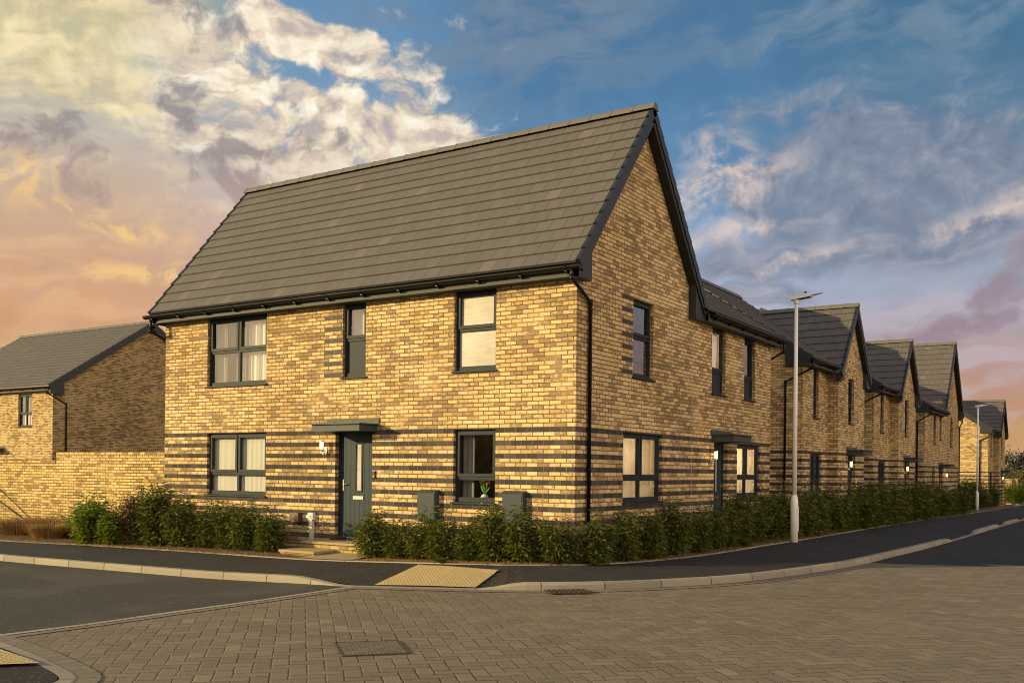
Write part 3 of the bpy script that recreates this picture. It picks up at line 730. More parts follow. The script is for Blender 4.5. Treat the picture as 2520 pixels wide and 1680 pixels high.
def window(root, pl, a0, a1, z0, z1, mull=None, tr=None, low='glass', up_glass='window_glass', curtains=(), room='plaster', sash=True, fine=True, sill_inside=True, depth=1.15, cill=True):
    D = .075; mb = MB(); zb = z0 + .035; F = .05
    P = lambda A0, A1, d0, d1, Z0, Z1: mb.pbox(pl, A0, A1, d0, d1, Z0, Z1)
    P(a0, a0 + F, D, D + .07, zb, z1); P(a1 - F, a1, D, D + .07, zb, z1); P(a0 + F, a1 - F, D, D + .07, z1 - F, z1); P(a0 + F, a1 - F, D, D + .07, zb, zb + F + .02)
    cols = [a0 + F] + ([x for m in (mull or []) for x in (m - .03, m + .03)]) + [a1 - F]
    if tr: P(a0 + F, a1 - F, D + .001, D + .069, tr - .03, tr + .03)
    for m in (mull or []):
        P(m - .03, m + .03, D + .002, D + .068, zb + F + .02, (tr - .03) if tr else z1 - F)
        if tr: P(m - .03, m + .03, D + .002, D + .068, tr + .03, z1 - F)
    cells = []
    zs = [(zb + F + .02, tr - .03), (tr + .03, z1 - F)] if tr else [(zb + F + .02, z1 - F)]
    for r_, (y0, y1) in enumerate(zs):
        for i in range(0, len(cols), 2): cells.append((cols[i], cols[i + 1], y0, y1, r_ == len(zs) - 1))
    for (b0, b1, y0, y1, top) in cells:
        if top and sash:
            e = .012; s_ = .045
            P(b0 - e, b0 + s_, D - .018, D + .05, y0 - e, y1 + e); P(b1 - s_, b1 + e, D - .018, D + .05, y0 - e, y1 + e)
            P(b0 + s_, b1 - s_, D - .018, D + .05, y0 - e, y0 + s_); P(b0 + s_, b1 - s_, D - .018, D + .05, y1 - s_, y1 + e)
        elif fine:
            P(b0, b0 + .014, D + .012, D + .05, y0, y1); P(b1 - .014, b1, D + .012, D + .05, y0, y1); P(b0 + .014, b1 - .014, D + .012, D + .05, y0, y0 + .014); P(b0 + .014, b1 - .014, D + .012, D + .05, y1 - .014, y1)
    w = obj('window', mb, 'frame_grey', root)
    g = MB(); solid = MB(); fr = MB()
    for (b0, b1, y0, y1, top) in cells:
        if not top and low == 'panel': solid.pbox(pl, b0, b1, D + .025, D + .04, y0, y1)
        elif up_glass == 'frosted_glass': fr.face([pl(b0, D + .03, y0), pl(b1, D + .03, y0), pl(b1, D + .03, y1), pl(b0, D + .03, y1)])
        else: g.face([pl(b0, D + .03, y0), pl(b1, D + .03, y0), pl(b1, D + .03, y1), pl(b0, D + .03, y1)])
    if g.f: obj('pane', g, up_glass, w)
    if fr.f: obj('pane', fr, 'frosted_glass', w)
    if solid.f: obj('panel', solid, 'frame_grey', w)
    if cill:
        c = MB(); c.hexa([pl(a0 - .03, -.045, z0), pl(a1 + .03, -.045, z0), pl(a1 + .03, D + .03, z0 + .01), pl(a0 - .03, D + .03, z0 + .01), pl(a0 - .03, -.045, z0 + .03), pl(a1 + .03, -.045, z0 + .03), pl(a1 + .03, D + .03, z0 + .038), pl(a0 - .03, D + .03, z0 + .038)])
        obj('cill', c, 'frame_grey', w)
    for (mname, b0, b1, y0, y1, d, amp, fq) in curtains:
        c = MB(); wavy(c, pl, b0, b1, y0, y1, d, amp, freq=fq); obj('curtain' if mname != 'blind' else 'blind', c, mname, w)
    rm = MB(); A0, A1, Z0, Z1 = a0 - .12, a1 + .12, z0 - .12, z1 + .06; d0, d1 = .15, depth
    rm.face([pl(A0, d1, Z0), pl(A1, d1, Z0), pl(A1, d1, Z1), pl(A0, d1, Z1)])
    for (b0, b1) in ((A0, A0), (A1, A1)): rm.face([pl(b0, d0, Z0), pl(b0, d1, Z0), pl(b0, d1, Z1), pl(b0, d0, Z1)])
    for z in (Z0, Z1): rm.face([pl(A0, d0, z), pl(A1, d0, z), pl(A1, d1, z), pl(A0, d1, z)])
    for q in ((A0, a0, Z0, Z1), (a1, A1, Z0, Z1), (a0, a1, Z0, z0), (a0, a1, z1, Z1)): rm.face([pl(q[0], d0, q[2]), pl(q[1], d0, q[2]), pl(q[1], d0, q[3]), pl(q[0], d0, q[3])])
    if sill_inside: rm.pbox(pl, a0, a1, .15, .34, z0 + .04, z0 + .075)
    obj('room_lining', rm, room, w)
    return w

def tile_slope(root, P0, A, L, U, Sl, N, g=.316, name='roof_slope', close=True):
    P0, A, U, N = Vector(P0), Vector(A).normalized(), Vector(U).normalized(), Vector(N).normalized(); mb = MB(); n = math.ceil(Sl / g - .05)
    ub = P0.dot(A)
    for i in range(n):
        s0 = i * g; s1 = min(s0 + g + .012, Sl); a, b = ub, ub + L
        p = [P0 + U * s0 + N * .046, P0 + A * L + U * s0 + N * .046, P0 + A * L + U * s1 + N * .018, P0 + U * s1 + N * .018]
        mb.face(p, uv=[(a, i + .0), (b, i + .0), (b, i + .98), (a, i + .98)])
        lo = [P0 + U * s0 + N * .018, P0 + A * L + U * s0 + N * .018]
        mb.face([lo[0], lo[1], p[1], p[0]], uv=[(a, i + .02), (b, i + .02), (b, i + .04), (a, i + .04)])
        mb.face([lo[0], p[0], p[3]], uv=[(a + .15, i + .5)] * 3); mb.face([lo[1], p[2], p[1]], uv=[(a + .15, i + .5)] * 3)
    mb.face([P0, P0 + A * L, P0 + A * L + U * Sl, P0 + U * Sl], uv=[(.15, .5)] * 4)
    mb.face([P0, P0 + A * L, P0 + A * L + N * .03, P0 + N * .03], uv=[(.15, .5)] * 4)
    return obj(name, mb, 'roof_tile', root)
def ridge(root, p0, p1, half=R(50)):
    p0, p1 = Vector(p0), Vector(p1); d = (p1 - p0).normalized(); L = (p1 - p0).length; sd = d.cross(Vector((0, 0, 1))).normalized(); mb = MB(); n = max(1, round(L / .45)); st = L / n
    for i in range(n):
        a = p0 + d * (i * st + .004); b = p0 + d * ((i + 1) * st + .012); h = .012 if True else 0
        for lift, (q0, q1) in ((0, (a, b)), (.006, (a, a + d * .035))):
            pr = [(-.125, -.11), (-.075, -.02), (-.03, .022), (.03, .022), (.075, -.02), (.125, -.11)]
            A = [q0 + sd * x * (1 + lift * 6) + Vector((0, 0, z + .03 + lift)) for x, z in pr]; B = [q1 + sd * x * (1 + lift * 6) + Vector((0, 0, z + .03 + lift - (0 if lift else .006))) for x, z in pr]
            for k in range(5): mb.face([A[k], A[k + 1], B[k + 1], B[k]])
            mb.face(A); mb.face(B)
    return obj('ridge_tiles', mb, 'ridge_tile', root)
def verge(root, P0, U, Sl, N, out, g=.316, wall_off=.17, depth=.19, soffit_in=None):
    # capped verge, bargeboard and overhang soffit along one rake; out = outward unit normal of the gable, P0 on the outer roof edge
    P0, U, N, out = Vector(P0), Vector(U).normalized(), Vector(N).normalized(), Vector(out); mb = MB(); n = math.ceil(Sl / g - .05)
    for i in range(n):
        s0 = i * g; s1 = min(s0 + g - .006, Sl); a = P0 + U * s0; b = P0 + U * s1
        o0, o1 = -.055, .018
        mb.hexa([a + out * o0 - N * .10, a + out * o1 - N * .10, b + out * o1 - N * .125, b + out * o0 - N * .125, a + out * o0 + N * .062, a + out * o1 + N * .062, b + out * o1 + N * .034, b + out * o0 + N * .034])
    v = obj('verge', mb, 'verge_black', root)
    mb = MB(); a, b = P0, P0 + U * Sl
    mb.hexa([a - out * .03 - N * depth, a - out * .004 - N * depth, b - out * .004 - N * depth, b - out * .03 - N * depth, a - out * .03 - N * .02, a - out * .004 - N * .02, b - out * .004 - N * .02, b - out * .03 - N * .02])
    obj('bargeboard', mb, 'verge_black', root)
    mb = MB(); w = wall_off + .02
    mb.hexa([a - out * w - N * (depth - .012), a - out * .03 - N * (depth - .012), b - out * .03 - N * (depth - .012), b - out * w - N * (depth - .012), a - out * w - N * (depth - .03), a - out * .03 - N * (depth - .03), b - out * .03 - N * (depth - .03), b - out * w - N * (depth - .03)])
    obj('soffit', mb, 'soffit_black', root)
def eaves(root, axis, c, a0, a1, zt, zs, ov=.235, outn=-1, gut0=None, gut1=None, brk=.88):
    # fascia, soffit, gutter with brackets; wall at c, axis 'x' runs along X, outn: sign of the outward direction
    def P(a, o, z): return Vector((a, c + outn * o, z)) if axis == 'x' else Vector((c + outn * o, a, z))
    mb = MB(); B = lambda q0, q1, o0, o1, z0, z1: mb.hexa([P(q0, o0, z0), P(q1, o0, z0), P(q1, o1, z0), P(q0, o1, z0), P(q0, o0, z1), P(q1, o0, z1), P(q1, o1, z1), P(q0, o1, z1)])
    B(a0, a1, ov - .02, ov, zs, zt); obj('fascia', mb, 'fascia_grey', root)
    mb = MB(); B(a0, a1, -.02, ov - .02, zs + .004, zs + .02); obj('soffit', mb, 'fascia_grey', root)
    g0 = a0 if gut0 is None else gut0; g1 = a1 if gut1 is None else gut1
    mb = MB(); r = .072; cc = ov + .075; zc = zt - .006; n = 8
    for rr, fl in ((r, 0), (r - .005, 1)):
        pr = [(cc - rr * math.cos(math.pi * k / n), zc - rr * math.sin(math.pi * k / n)) for k in range(n + 1)]
        for k in range(n): mb.face([P(g0, pr[k][0], pr[k][1]), P(g1, pr[k][0], pr[k][1]), P(g1, pr[k + 1][0], pr[k + 1][1]), P(g0, pr[k + 1][0], pr[k + 1][1])], smooth=True)
    for ge in (g0, g1): mb.face([P(ge, cc - r * math.cos(math.pi * k / n), zc - r * math.sin(math.pi * k / n)) for k in range(n + 1)])
    mb.tube([P(g0, cc + r - .002, zc), P(g1, cc + r - .002, zc)], .005, 6)
    gt = obj('gutter', mb, 'gutter_black', root)
    k = g0 + .25
    while k < g1 - .1:
        mb = MB(); mb.hexa([P(k - .02, ov, zc - .12), P(k + .02, ov, zc - .12), P(k + .02, cc + r * .4, zc - r - .012), P(k - .02, cc + r * .4, zc - r - .012), P(k - .02, ov, zc - .02), P(k + .02, ov, zc - .02), P(k + .02, cc + r * .4, zc - r + .01), P(k - .02, cc + r * .4, zc - r + .01)])
        n2 = 6; pr = [(cc - (r + .008) * math.cos(math.pi * j / n2), zc - (r + .008) * math.sin(math.pi * j / n2)) for j in range(n2 + 1)]
        for j in range(n2 - 0): mb.face([P(k - .025, *pr[j]), P(k + .025, *pr[j]), P(k + .025, *pr[j + 1]), P(k - .025, *pr[j + 1])])
        obj('bracket', mb, 'gutter_black', gt); k += brk
def downpipe(root, pts, r=.034):
    mb = MB(); mb.tube(pts, r, 10); pts = [Vector(p) for p in pts]
    for p in pts[1:-1]: mb.tube([p + Vector((0, 0, .05)), p - Vector((0, 0, .05))], r + .006, 10)
    a, b = pts[-2], pts[-1]; z = a.z - .12
    while z > b.z + .2:
        mb.tube([(a.x, a.y, z + .02), (a.x, a.y, z - .02)], r + .008, 10); z -= 1.35
    return obj('downpipe', mb, 'gutter_black', root)
def canopy(root, pl, a0, a1, z0, proj=.5):
    mb = MB(); mb.pbox(pl, a0, a1, -proj, -.002, z0, z0 + .125)
    mb.pbox(pl, a0 - .045, a1 + .045, -proj - .05, -.002, z0 + .125, z0 + .147)
    mb.pbox(pl, a0 - .06, a1 + .06, -.022, -.002, z0 + .147, z0 + .245)
    for k in range(3):
        a = a0 + .12 + (a1 - a0 - .24) * k / 2; mb.pbox(pl, a - .012, a + .012, -.03, -.02, z0 + .19, z0 + .214)
    return obj('canopy', mb, 'canopy_grey', root)
def door(root, pl, a0, a1, z0, z1, handle_left=True):
    D = .10; fr = MB(); F = .06
    fr.pbox(pl, a0, a0 + F, D, D + .07, z0, z1); fr.pbox(pl, a1 - F, a1, D, D + .07, z0, z1); fr.pbox(pl, a0 + F, a1 - F, D, D + .07, z1 - F, z1)
    dr = obj('front_door', fr, 'frame_grey', root)
    mb = MB(); b0, b1 = a0 + F, a1 - F; w = b1 - b0; c = (b0 + b1) / 2 + .03; gw = .10; z_l, z_h = z0 + .9, z1 - .22
    d0 = D + .022
    gs = sorted([b0, b0 + .13 * w, b0 + .16 * w] + [b1])
    # slab leaf around the glazed slit with vertical grooves
    n = 7; xs = [b0 + w * k / n for k in range(n + 1)]
    for i in range(n):
        A0, A1 = xs[i] + (.003 if i else 0), xs[i + 1] - (.003 if i < n - 1 else 0)
        if A1 <= c - gw or A0 >= c + gw: mb.pbox(pl, A0, A1, d0, d0 + .04, z0 + .03, z1 - F)
        else:
            for q0, q1 in ((z0 + .03, z_l), (z_h, z1 - F)): mb.pbox(pl, A0, A1, d0, d0 + .04, q0, q1)
            if A0 < c - gw: mb.pbox(pl, A0, c - gw, d0, d0 + .04, z_l, z_h)
            if A1 > c + gw: mb.pbox(pl, c + gw, A1, d0, d0 + .04, z_l, z_h)
    mb.pbox(pl, b0, b1, d0 + .012, d0 + .038, z0 + .03, z1 - F) if False else None
    mb.pbox(pl, b0, c - gw, d0 + .004, d0 + .036, z0 + .03, z1 - F); mb.pbox(pl, c + gw, b1, d0 + .004, d0 + .036, z0 + .03, z1 - F)
    mb.pbox(pl, c - gw, c + gw, d0 + .004, d0 + .036, z0 + .03, z_l); mb.pbox(pl, c - gw, c + gw, d0 + .004, d0 + .036, z_h, z1 - F)
    mb.pbox(pl, b0 + .01, b1 - .01, d0 - .006, d0, z0 + .04, z0 + .22)
    for q in ((c - gw, c - gw + .03, z_l, z_h), (c + gw - .03, c + gw, z_l, z_h), (c - gw + .03, c + gw - .03, z_l, z_l + .03), (c - gw + .03, c + gw - .03, z_h - .03, z_h)): mb.pbox(pl, q[0], q[1], d0 - .012, d0 + .03, q[2], q[3])
    obj('leaf', mb, 'door_grey', dr)
    g = MB(); g.face([pl(c - gw + .03, d0 + .012, z_l + .03), pl(c + gw - .03, d0 + .012, z_l + .03), pl(c + gw - .03, d0 + .012, z_h - .03), pl(c - gw + .03, d0 + .012, z_h - .03)]); obj('pane', g, 'frosted_glass', dr)
    s = MB(); s.pbox(pl, c - .13, c + .13, d0 - .016, d0 - .001, z_l - .14, z_l - .075); obj('letterbox', s, 'steel', dr)
    h = MB(); hx = b0 + .05 if handle_left else b1 - .05; h.pbox(pl, hx - .016, hx + .016, d0 - .012, d0 - .001, z0 + .92, z0 + 1.14)
    h.tube([pl(hx, d0 - .01, z0 + 1.05), pl(hx, d0 - .05, z0 + 1.05), pl(hx + (.12 if handle_left else -.12), d0 - .05, z0 + 1.05)], .010, 8); obj('handle', h, 'steel', dr)
    t_ = MB(); t_.pbox(pl, b0 - .02, b1 + .02, D - .03, D + .07, z0, z0 + .03); obj('threshold', t_, 'steel', dr)
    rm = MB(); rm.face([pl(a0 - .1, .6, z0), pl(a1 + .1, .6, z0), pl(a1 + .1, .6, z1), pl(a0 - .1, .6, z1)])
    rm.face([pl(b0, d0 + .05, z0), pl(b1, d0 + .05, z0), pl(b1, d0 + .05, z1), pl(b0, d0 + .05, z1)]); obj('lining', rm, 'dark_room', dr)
    return dr
def wall_lamp(pl, a, z, label, power, side=1, glow='lamp_glow'):
    t = thing('wall_lamp', label, 'wall light', pl(a, 0, z), 'cylinder wall lamps by the front doors')
    c = pl(a, -.13, z)
    m1 = MB(); m1.pbox(pl, a - .03, a + .03, -.012, 0, z - .17, z - .03); m1.tube([pl(a, -.01, z - .11), pl(a, -.13, z - .11), pl(a, -.13, z - .085)], .010, 8); m1.tube([pl(a, -.01, z - .15), pl(a, -.10, z - .15)], .009, 8)
    m1.tube([c + Vector((0, 0, -.09)), c + Vector((0, 0, -.075))], .036, 14); obj('bracket', m1, 'steel', t)
    m2 = MB(); m2.tube([c + Vector((0, 0, .078)), c + Vector((0, 0, .086)), c + Vector((0, 0, .10))], [.058, .058, .02], 18); obj('cap', m2, 'steel', t)
    m3 = MB(); m3.tube([c + Vector((0, 0, -.075)), c + Vector((0, 0, .078))], .036, 16); obj('shade', m3, glow, t)
    m4 = MB(); m4.tube([pl(a, -.04, z - .15), pl(a, -.085, z - .155)], .022, 10); obj('sensor', m4, 'white_plastic', t)
    if power:
        l = bpy.data.lights.new('bulb', 'POINT'); l.energy = power; l.color = (1, .72, .42); l.shadow_soft_size = .05
        lo = bpy.data.objects.new('bulb', l); COL.objects.link(lo); lo.parent = t; lo.location = pl(a, -.23, z + .0) - pl(a, 0, z)
    return t
def vent(root, pl, a, z, w=.225, h=.075):
    mb = MB()
    for k in range(6): mb.pbox(pl, a - w / 2 + k * w / 6 + .004, a - w / 2 + (k + 1) * w / 6 - .012, -.004, .0, z - h / 2, z + h / 2)
    mb.pbox(pl, a - w / 2 - .004, a + w / 2 + .002, -.003, .004, z - h / 2 - .006, z - h / 2); mb.pbox(pl, a - w / 2 - .004, a + w / 2 + .002, -.003, .004, z + h / 2, z + h / 2 + .006)
    return obj('air_vent', mb, 'brick_plain', root)
def headers(root, pl, a0, a1, zl, name='blue_brick_inset'):
    for i, z in enumerate(zl):
        mb = MB(); b = [a0, (a0 + a1) / 2 + (.04 if i % 2 else -.05), a1]
        for k in range(2): mb.pbox(pl, b[k] + (.005 if k else 0), b[k + 1] - .005, -.003, .02, z - .0325, z + .0325)
        obj(name, mb, 'blue_brick', root)
NET = 'net_curtain'; GRY = 'grey_curtain'

def boxend(root, pl, poly, th=.012, d=-.165, name='box_end'):
    mb = MB(); F = [pl(a, d, z) for a, z in poly]; Bk = [pl(a, d + .15, z) for a, z in poly]
    mb.face(F)
    for i in range(len(poly)): j = (i + 1) % len(poly); mb.face([F[i], F[j], Bk[j], Bk[i]])
    return obj(name, mb, 'verge_black', root)

# ------------------------------------------------------------------ corner house
def corner_house():
    t = thing('brick_house', 'large corner house with steep grey roof and brick bands, nearest the camera', 'house', (-5, 2.5, 0), 'houses along the street')
    F, Sd = py_(0.0), px_(0.0)
    o = dict(UL=(-9.12, -7.30, 3.06, 4.54), LL=(-9.10, -7.29, .74, 2.08), NW=(-5.20, -4.60, 3.09, 4.54), RU=(-2.51, -1.60, 3.085, 4.54), RL=(-2.50, -1.59, .745, 2.07), DR=(-5.36, -4.41, 0.0, 2.08))
    wall(t, F, -10.52, 0, -.6, 4.6, list(o.values()))
    r = dict(W1=(2.14, 3.04, 3.075, 4.55), W2=(1.78, 3.50, .755, 2.065), W3=(6.07, 6.90, 3.05, 4.54), W4=(8.12, 8.89, 3.055, 4.54), D2=(6.24, 7.09, 0.0, 2.03), W5=(7.70, 9.35, .755, 2.02))
    zt = lambda y: 8.10 - 1.207 * abs(y - 2.52)
    wall(t, Sd, 0, 10.06, -.6, 4.6, list(r.values()), top=[(0, 4.6), (5.04, 4.6), (5.04, zt(5.04) - .06), (2.52, zt(2.52) - .06), (0, zt(0) - .06)])
    wall(t, pxb(-10.52), 0, 5.04, -.6, 4.6, [], top=[(0, 4.6), (5.04, 4.6), (5.04, zt(5.04) - .06), (2.52, zt(2.52) - .06), (0, zt(0) - .06)])
    wall(t, pyb(5.04), -10.52, -5, -.6, 5.0, [])
    wall(t, pxb(-5), 5.04, 10.06, -.6, 4.9, []); wall(t, pyb(10.06), -5, 0, -.6, 4.55, [], top=[(-5, 4.55), (0, 4.55), (0, 4.83), (-2.5, 6.45), (-5, 4.83)])
    # movement joint in the side wall
    mb = MB(); mb.box(-.004, .0015, 4.975, 4.987, 0, 4.6); obj('movement_joint', mb, 'plaster', t)
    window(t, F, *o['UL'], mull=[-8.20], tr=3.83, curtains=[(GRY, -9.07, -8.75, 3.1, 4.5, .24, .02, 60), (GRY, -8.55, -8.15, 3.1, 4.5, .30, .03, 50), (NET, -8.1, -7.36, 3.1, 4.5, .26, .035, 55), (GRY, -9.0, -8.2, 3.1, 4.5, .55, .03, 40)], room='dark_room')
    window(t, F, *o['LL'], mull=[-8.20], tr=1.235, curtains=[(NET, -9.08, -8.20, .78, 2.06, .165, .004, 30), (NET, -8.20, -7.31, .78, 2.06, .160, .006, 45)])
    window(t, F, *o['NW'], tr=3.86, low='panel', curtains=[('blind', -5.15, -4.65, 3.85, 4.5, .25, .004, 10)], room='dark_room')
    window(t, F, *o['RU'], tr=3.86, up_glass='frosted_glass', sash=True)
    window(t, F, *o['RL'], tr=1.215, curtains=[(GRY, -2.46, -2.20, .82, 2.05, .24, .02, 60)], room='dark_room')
    door(t, F, *o['DR']); canopy(t, F, -5.5, -4.30, 2.06)
    window(t, Sd, *r['W1'], tr=3.87, up_glass='side_glass', curtains=[(NET, 2.16, 2.6, 3.1, 4.5, .28, .02, 60)], room='dark_room')
    window(t, Sd, *r['W2'], mull=[2.62], tr=1.225, up_glass='side_glass', curtains=[(NET, 1.82, 3.46, .80, 2.04, .24, .012, 60)])
    window(t, Sd, *r['W3'], tr=3.59, low='panel', up_glass='side_glass', curtains=[(NET, 6.1, 6.88, 3.5, 4.5, .2, .014, 60)])
    window(t, Sd, *r['W4'], tr=3.59, low='panel', up_glass='side_glass', curtains=[(NET, 8.14, 8.5, 3.5, 4.5, .2, .014, 60)], room='dark_room')
    window(t, Sd, *r['W5'], mull=[8.48], tr=1.235, up_glass='side_glass', curtains=[(NET, 7.72, 9.32, .80, 2.0, .20, .012, 50)])
    door(t, Sd, *r['D2'], handle_left=False); canopy(t, Sd, 6.09, 7.21, 2.04)
    for nm, (x_, y_, z_), pw in (('room_lamp', (-.75, 8.5, 1.7), 75), ('room_lamp', (-.75, 2.6, 1.7), 30), ('room_lamp', (-.8, 6.5, 4.1), 22)):
        l = bpy.data.lights.new(nm, 'POINT'); l.energy = pw; l.color = (1, .70, .38); l.shadow_soft_size = .12
        lo = bpy.data.objects.new(nm, l); COL.objects.link(lo); lo.parent = t; lo.location = Vector((x_, y_, z_)) - t.location
    headers(t, F, -5.68, -5.21, [4.30 - .225 * k for k in range(6)]); headers(t, Sd, 1.68, 2.13, [4.525 - .225 * k for k in range(7)])
    vent(t, F, -4.06, 4.46); vent(t, F, -1.30, 4.46); vent(t, Sd, 5.72, 1.85, .11, .16)
    # main roof
    ze, ye, zrg, yr = 4.745, -.28, 8.115, 2.52; sl = math.hypot(zrg - ze, yr - ye); U1 = Vector((0, yr - ye, zrg - ze)).normalized(); N1 = Vector((0, -U1.z, U1.y))
    U2 = Vector((0, -U1.y, U1.z)); N2 = Vector((0, U1.z, U1.y)); y2 = 2 * yr - ye
    rs = tile_slope(t, (-10.72, ye, ze), (1, 0, 0), 10.92, U1, sl, N1, g=sl / 14)
    tile_slope(t, (-10.72, y2, ze), (1, 0, 0), 10.92, U2, sl, N2, g=sl / 14)
    ridge(t, (-10.74, yr, zrg + .06), (.225, yr, zrg + .06))
    for xe, out in ((.20, Vector((1, 0, 0))), (-10.72, Vector((-1, 0, 0)))):
        verge(t, (xe, ye, ze), U1, sl, N1, out, g=sl / 14); verge(t, (xe, y2, ze), U2, sl, N2, out, g=sl / 14)
    eaves(t, 'x', 0.0, -10.69, .17, 4.70, 4.535, gut0=-10.84, gut1=.24)
    zc = lambda y: ze + (y - ye) * 1.2035 - .30
    boxend(t, Sd, [(-.235, 4.52), (.22, 4.52), (.22, zc(.22) + .02), (-.235, 4.74)])
    boxend(t, Sd, [(5.04 + .235, 4.52), (5.04 - .32, 4.52), (5.04 - .32, zc(.32) + .02), (5.04 + .235, 4.74)])
    boxend(t, pxb(-10.52), [(-.235, 4.52), (.22, 4.52), (.22, zc(.22) + .02), (-.235, 4.74)])
    downpipe(t, [(.07, -.30, 4.68), (.07, -.30, 4.50), (.055, .385, 4.20), (.055, .385, -.25)])
    downpipe(t, [(-10.66, -.30, 4.68), (-10.66, -.30, 4.36), (-10.57, .25, 4.12), (-10.57, .25, -.25)])
    # wing roof, eaves to the side street
    xe, zw = .27, 4.735; U = Vector((-2.77, 0, 1.80)).normalized(); Nn = Vector((U.z, 0, -U.x)); s2 = math.hypot(2.77, 1.80)
    tile_slope(t, (xe, 5.1, zw), (0, 1, 0), 5.12, U, s2, Nn, g=s2 / 10)
    Ub = Vector((-U.x, 0, U.z)); tile_slope(t, (-5.27, 5.1, zw), (0, 1, 0), 5.12, Ub, s2, Vector((-U.z, 0, -U.x)), g=s2 / 10)
    ridge(t, (-2.5, 4.2, zw + 1.86), (-2.5, 10.24, zw + 1.86))
    verge(t, (xe, 10.22, zw), U, s2, Nn, Vector((0, 1, 0)), g=s2 / 10, wall_off=.15)
    eaves(t, 'y', 0.0, 5.28, 10.20, 4.69, 4.525, outn=1, gut0=5.30, gut1=10.30)
    downpipe(t, [(.30, 10.16, 4.67), (.30, 10.18, 4.42), (-.12, 10.12, 4.16), (-.12, 10.12, -.25)])
    return t
corner_house()

# ------------------------------------------------------------------ plain street house: side-on roof with a small cross gable
def street_house(label, oy, dz):
    Zt = dz; t = thing('brick_house', label, 'house', (0, oy, dz), 'houses along the street')
    y0, yi, y1 = oy + 12.85, oy + 15.40, oy + 18.66; z = lambda q: q + dz; yr = (yi + y1) / 2
    o1 = [(oy + 13.87, oy + 14.42, z(3.02), z(4.44)), (oy + 13.62, oy + 14.80, z(.75), z(2.04))]
    wall(t, px_(0.0), y0, yi, z(-.6), z(4.6), o1, zoff=dz)
    o2 = [(oy + 16.58, oy + 17.28, z(2.97), z(4.38)), (oy + 16.60, oy + 17.5, z(0), z(2.03))]
    zt = lambda y: z(6.55) - 1.19 * abs(y - yr)
    wall(t, px_(.30), yi, y1, z(-.6), z(4.4), o2, zoff=dz, top=[(yi, z(4.4)), (y1, z(4.4)), (y1, zt(y1) - .06), (yr, zt(yr) - .06), (yi, zt(yi) - .06)])
    wall(t, py_(yi), 0, .30, z(-.6), z(4.55), [], zoff=dz); wall(t, pyb(y1), -8, .30, z(-.6), z(4.55), [], zoff=dz)
    gt = [(-8, z(4.5)), (0, z(4.5)), (0, z(4.62)), (-4, z(7.30)), (-8, z(4.62))]
    wall(t, py_(y0), -8, 0, z(-.6), z(4.5), [], zoff=dz, top=gt); wall(t, pyb(y1 - .004), -8, 0, z(4.5), z(4.52), [], zoff=dz, top=gt); wall(t, pxb(-8), y0, y1, z(-.6), z(4.5), [], zoff=dz)
    window(t, px_(0.0), *o1[0], tr=z(3.6), low='panel', up_glass='side_glass', curtains=[(NET, oy + 13.9, oy + 14.4, z(3.5), z(4.4), .2, .012, 60)], fine=False)
    window(t, px_(0.0), *o1[1], mull=[oy + 14.21], tr=z(1.22), up_glass='side_glass', curtains=[('blind', oy + 13.65, oy + 14.77, z(.8), z(2.0), .2, .01, 60)], fine=False)
    window(t, px_(.30), *o2[0], tr=z(3.55), up_glass='side_glass', room='dark_room', fine=False)
    door(t, px_(.30), *o2[1], handle_left=False); canopy(t, px_(.30), oy + 16.45, oy + 17.58, z(2.04))
    # main roof
    U = Vector((-4.28, 0, 2.90)); s2 = U.length; U.normalize(); N = Vector((U.z, 0, -U.x)); ze = z(4.64); L = y1 - y0 + .32
    tile_slope(t, (.27, y0 - .16, ze), (0, 1, 0), L, U, s2, N, g=s2 / 16); Ub = Vector((-U.x, 0, U.z)); tile_slope(t, (-8.27, y0 - .16, ze), (0, 1, 0), L, Ub, s2, Vector((-U.z, 0, -U.x)), g=s2 / 16)
    ridge(t, (-4.0, y0 - .18, ze + 2.96), (-4.0, y1 + .18, ze + 2.96))
    verge(t, (.27, y0 - .16, ze), U, s2, N, Vector((0, -1, 0)), g=s2 / 16, wall_off=.13, depth=.22)
    eaves(t, 'y', 0.0, y0 - .14, yi - .02, z(4.60), z(4.44), outn=1, gut0=y0 - .18, gut1=yi - .03, brk=.8)
    boxend(t, py_(y0), [(.235, z(4.42)), (-.45, z(4.42)), (-.45, z(4.90)), (.235, z(4.62))], d=-.135)
    # cross gable
    zg = z(4.40); U1 = Vector((0, yr - (yi - .24), 2.24)); sl = U1.length; U1.normalize(); N1 = Vector((0, -U1.z, U1.y)); U2 = Vector((0, -U1.y, U1.z)); N2 = Vector((0, U1.z, U1.y))
    tile_slope(t, (-3.1, yi - .24, zg), (1, 0, 0), 3.56, U1, sl, N1, g=sl / 9); tile_slope(t, (-3.1, y1 + .24, zg), (1, 0, 0), 3.56, U2, sl, N2, g=sl / 9)
    ridge(t, (-3.1, yr, zg + 2.30), (.48, yr, zg + 2.30))
    verge(t, (.46, yi - .24, zg), U1, sl, N1, Vector((1, 0, 0)), g=sl / 9, wall_off=.14); verge(t, (.46, y1 + .24, zg), U2, sl, N2, Vector((1, 0, 0)), g=sl / 9, wall_off=.14)
    P3 = px_(.30); k = 1.19
    boxend(t, P3, [(yi - .2, z(4.22)), (yi + .20, z(4.22)), (yi + .20, z(4.22) + .45), (yi - .2, z(4.40))], d=-.13); boxend(t, P3, [(y1 + .2, z(4.22)), (y1 - .22, z(4.22)), (y1 - .22, z(4.22) + .47), (y1 + .2, z(4.40))], d=-.13)
    downpipe(t, [(.31, y0 - .10, z(4.58)), (.31, y0 - .10, z(4.36)), (-.47, y0 - .06, z(4.0)), (-.47, y0 - .06, z(-.3))])
    return t
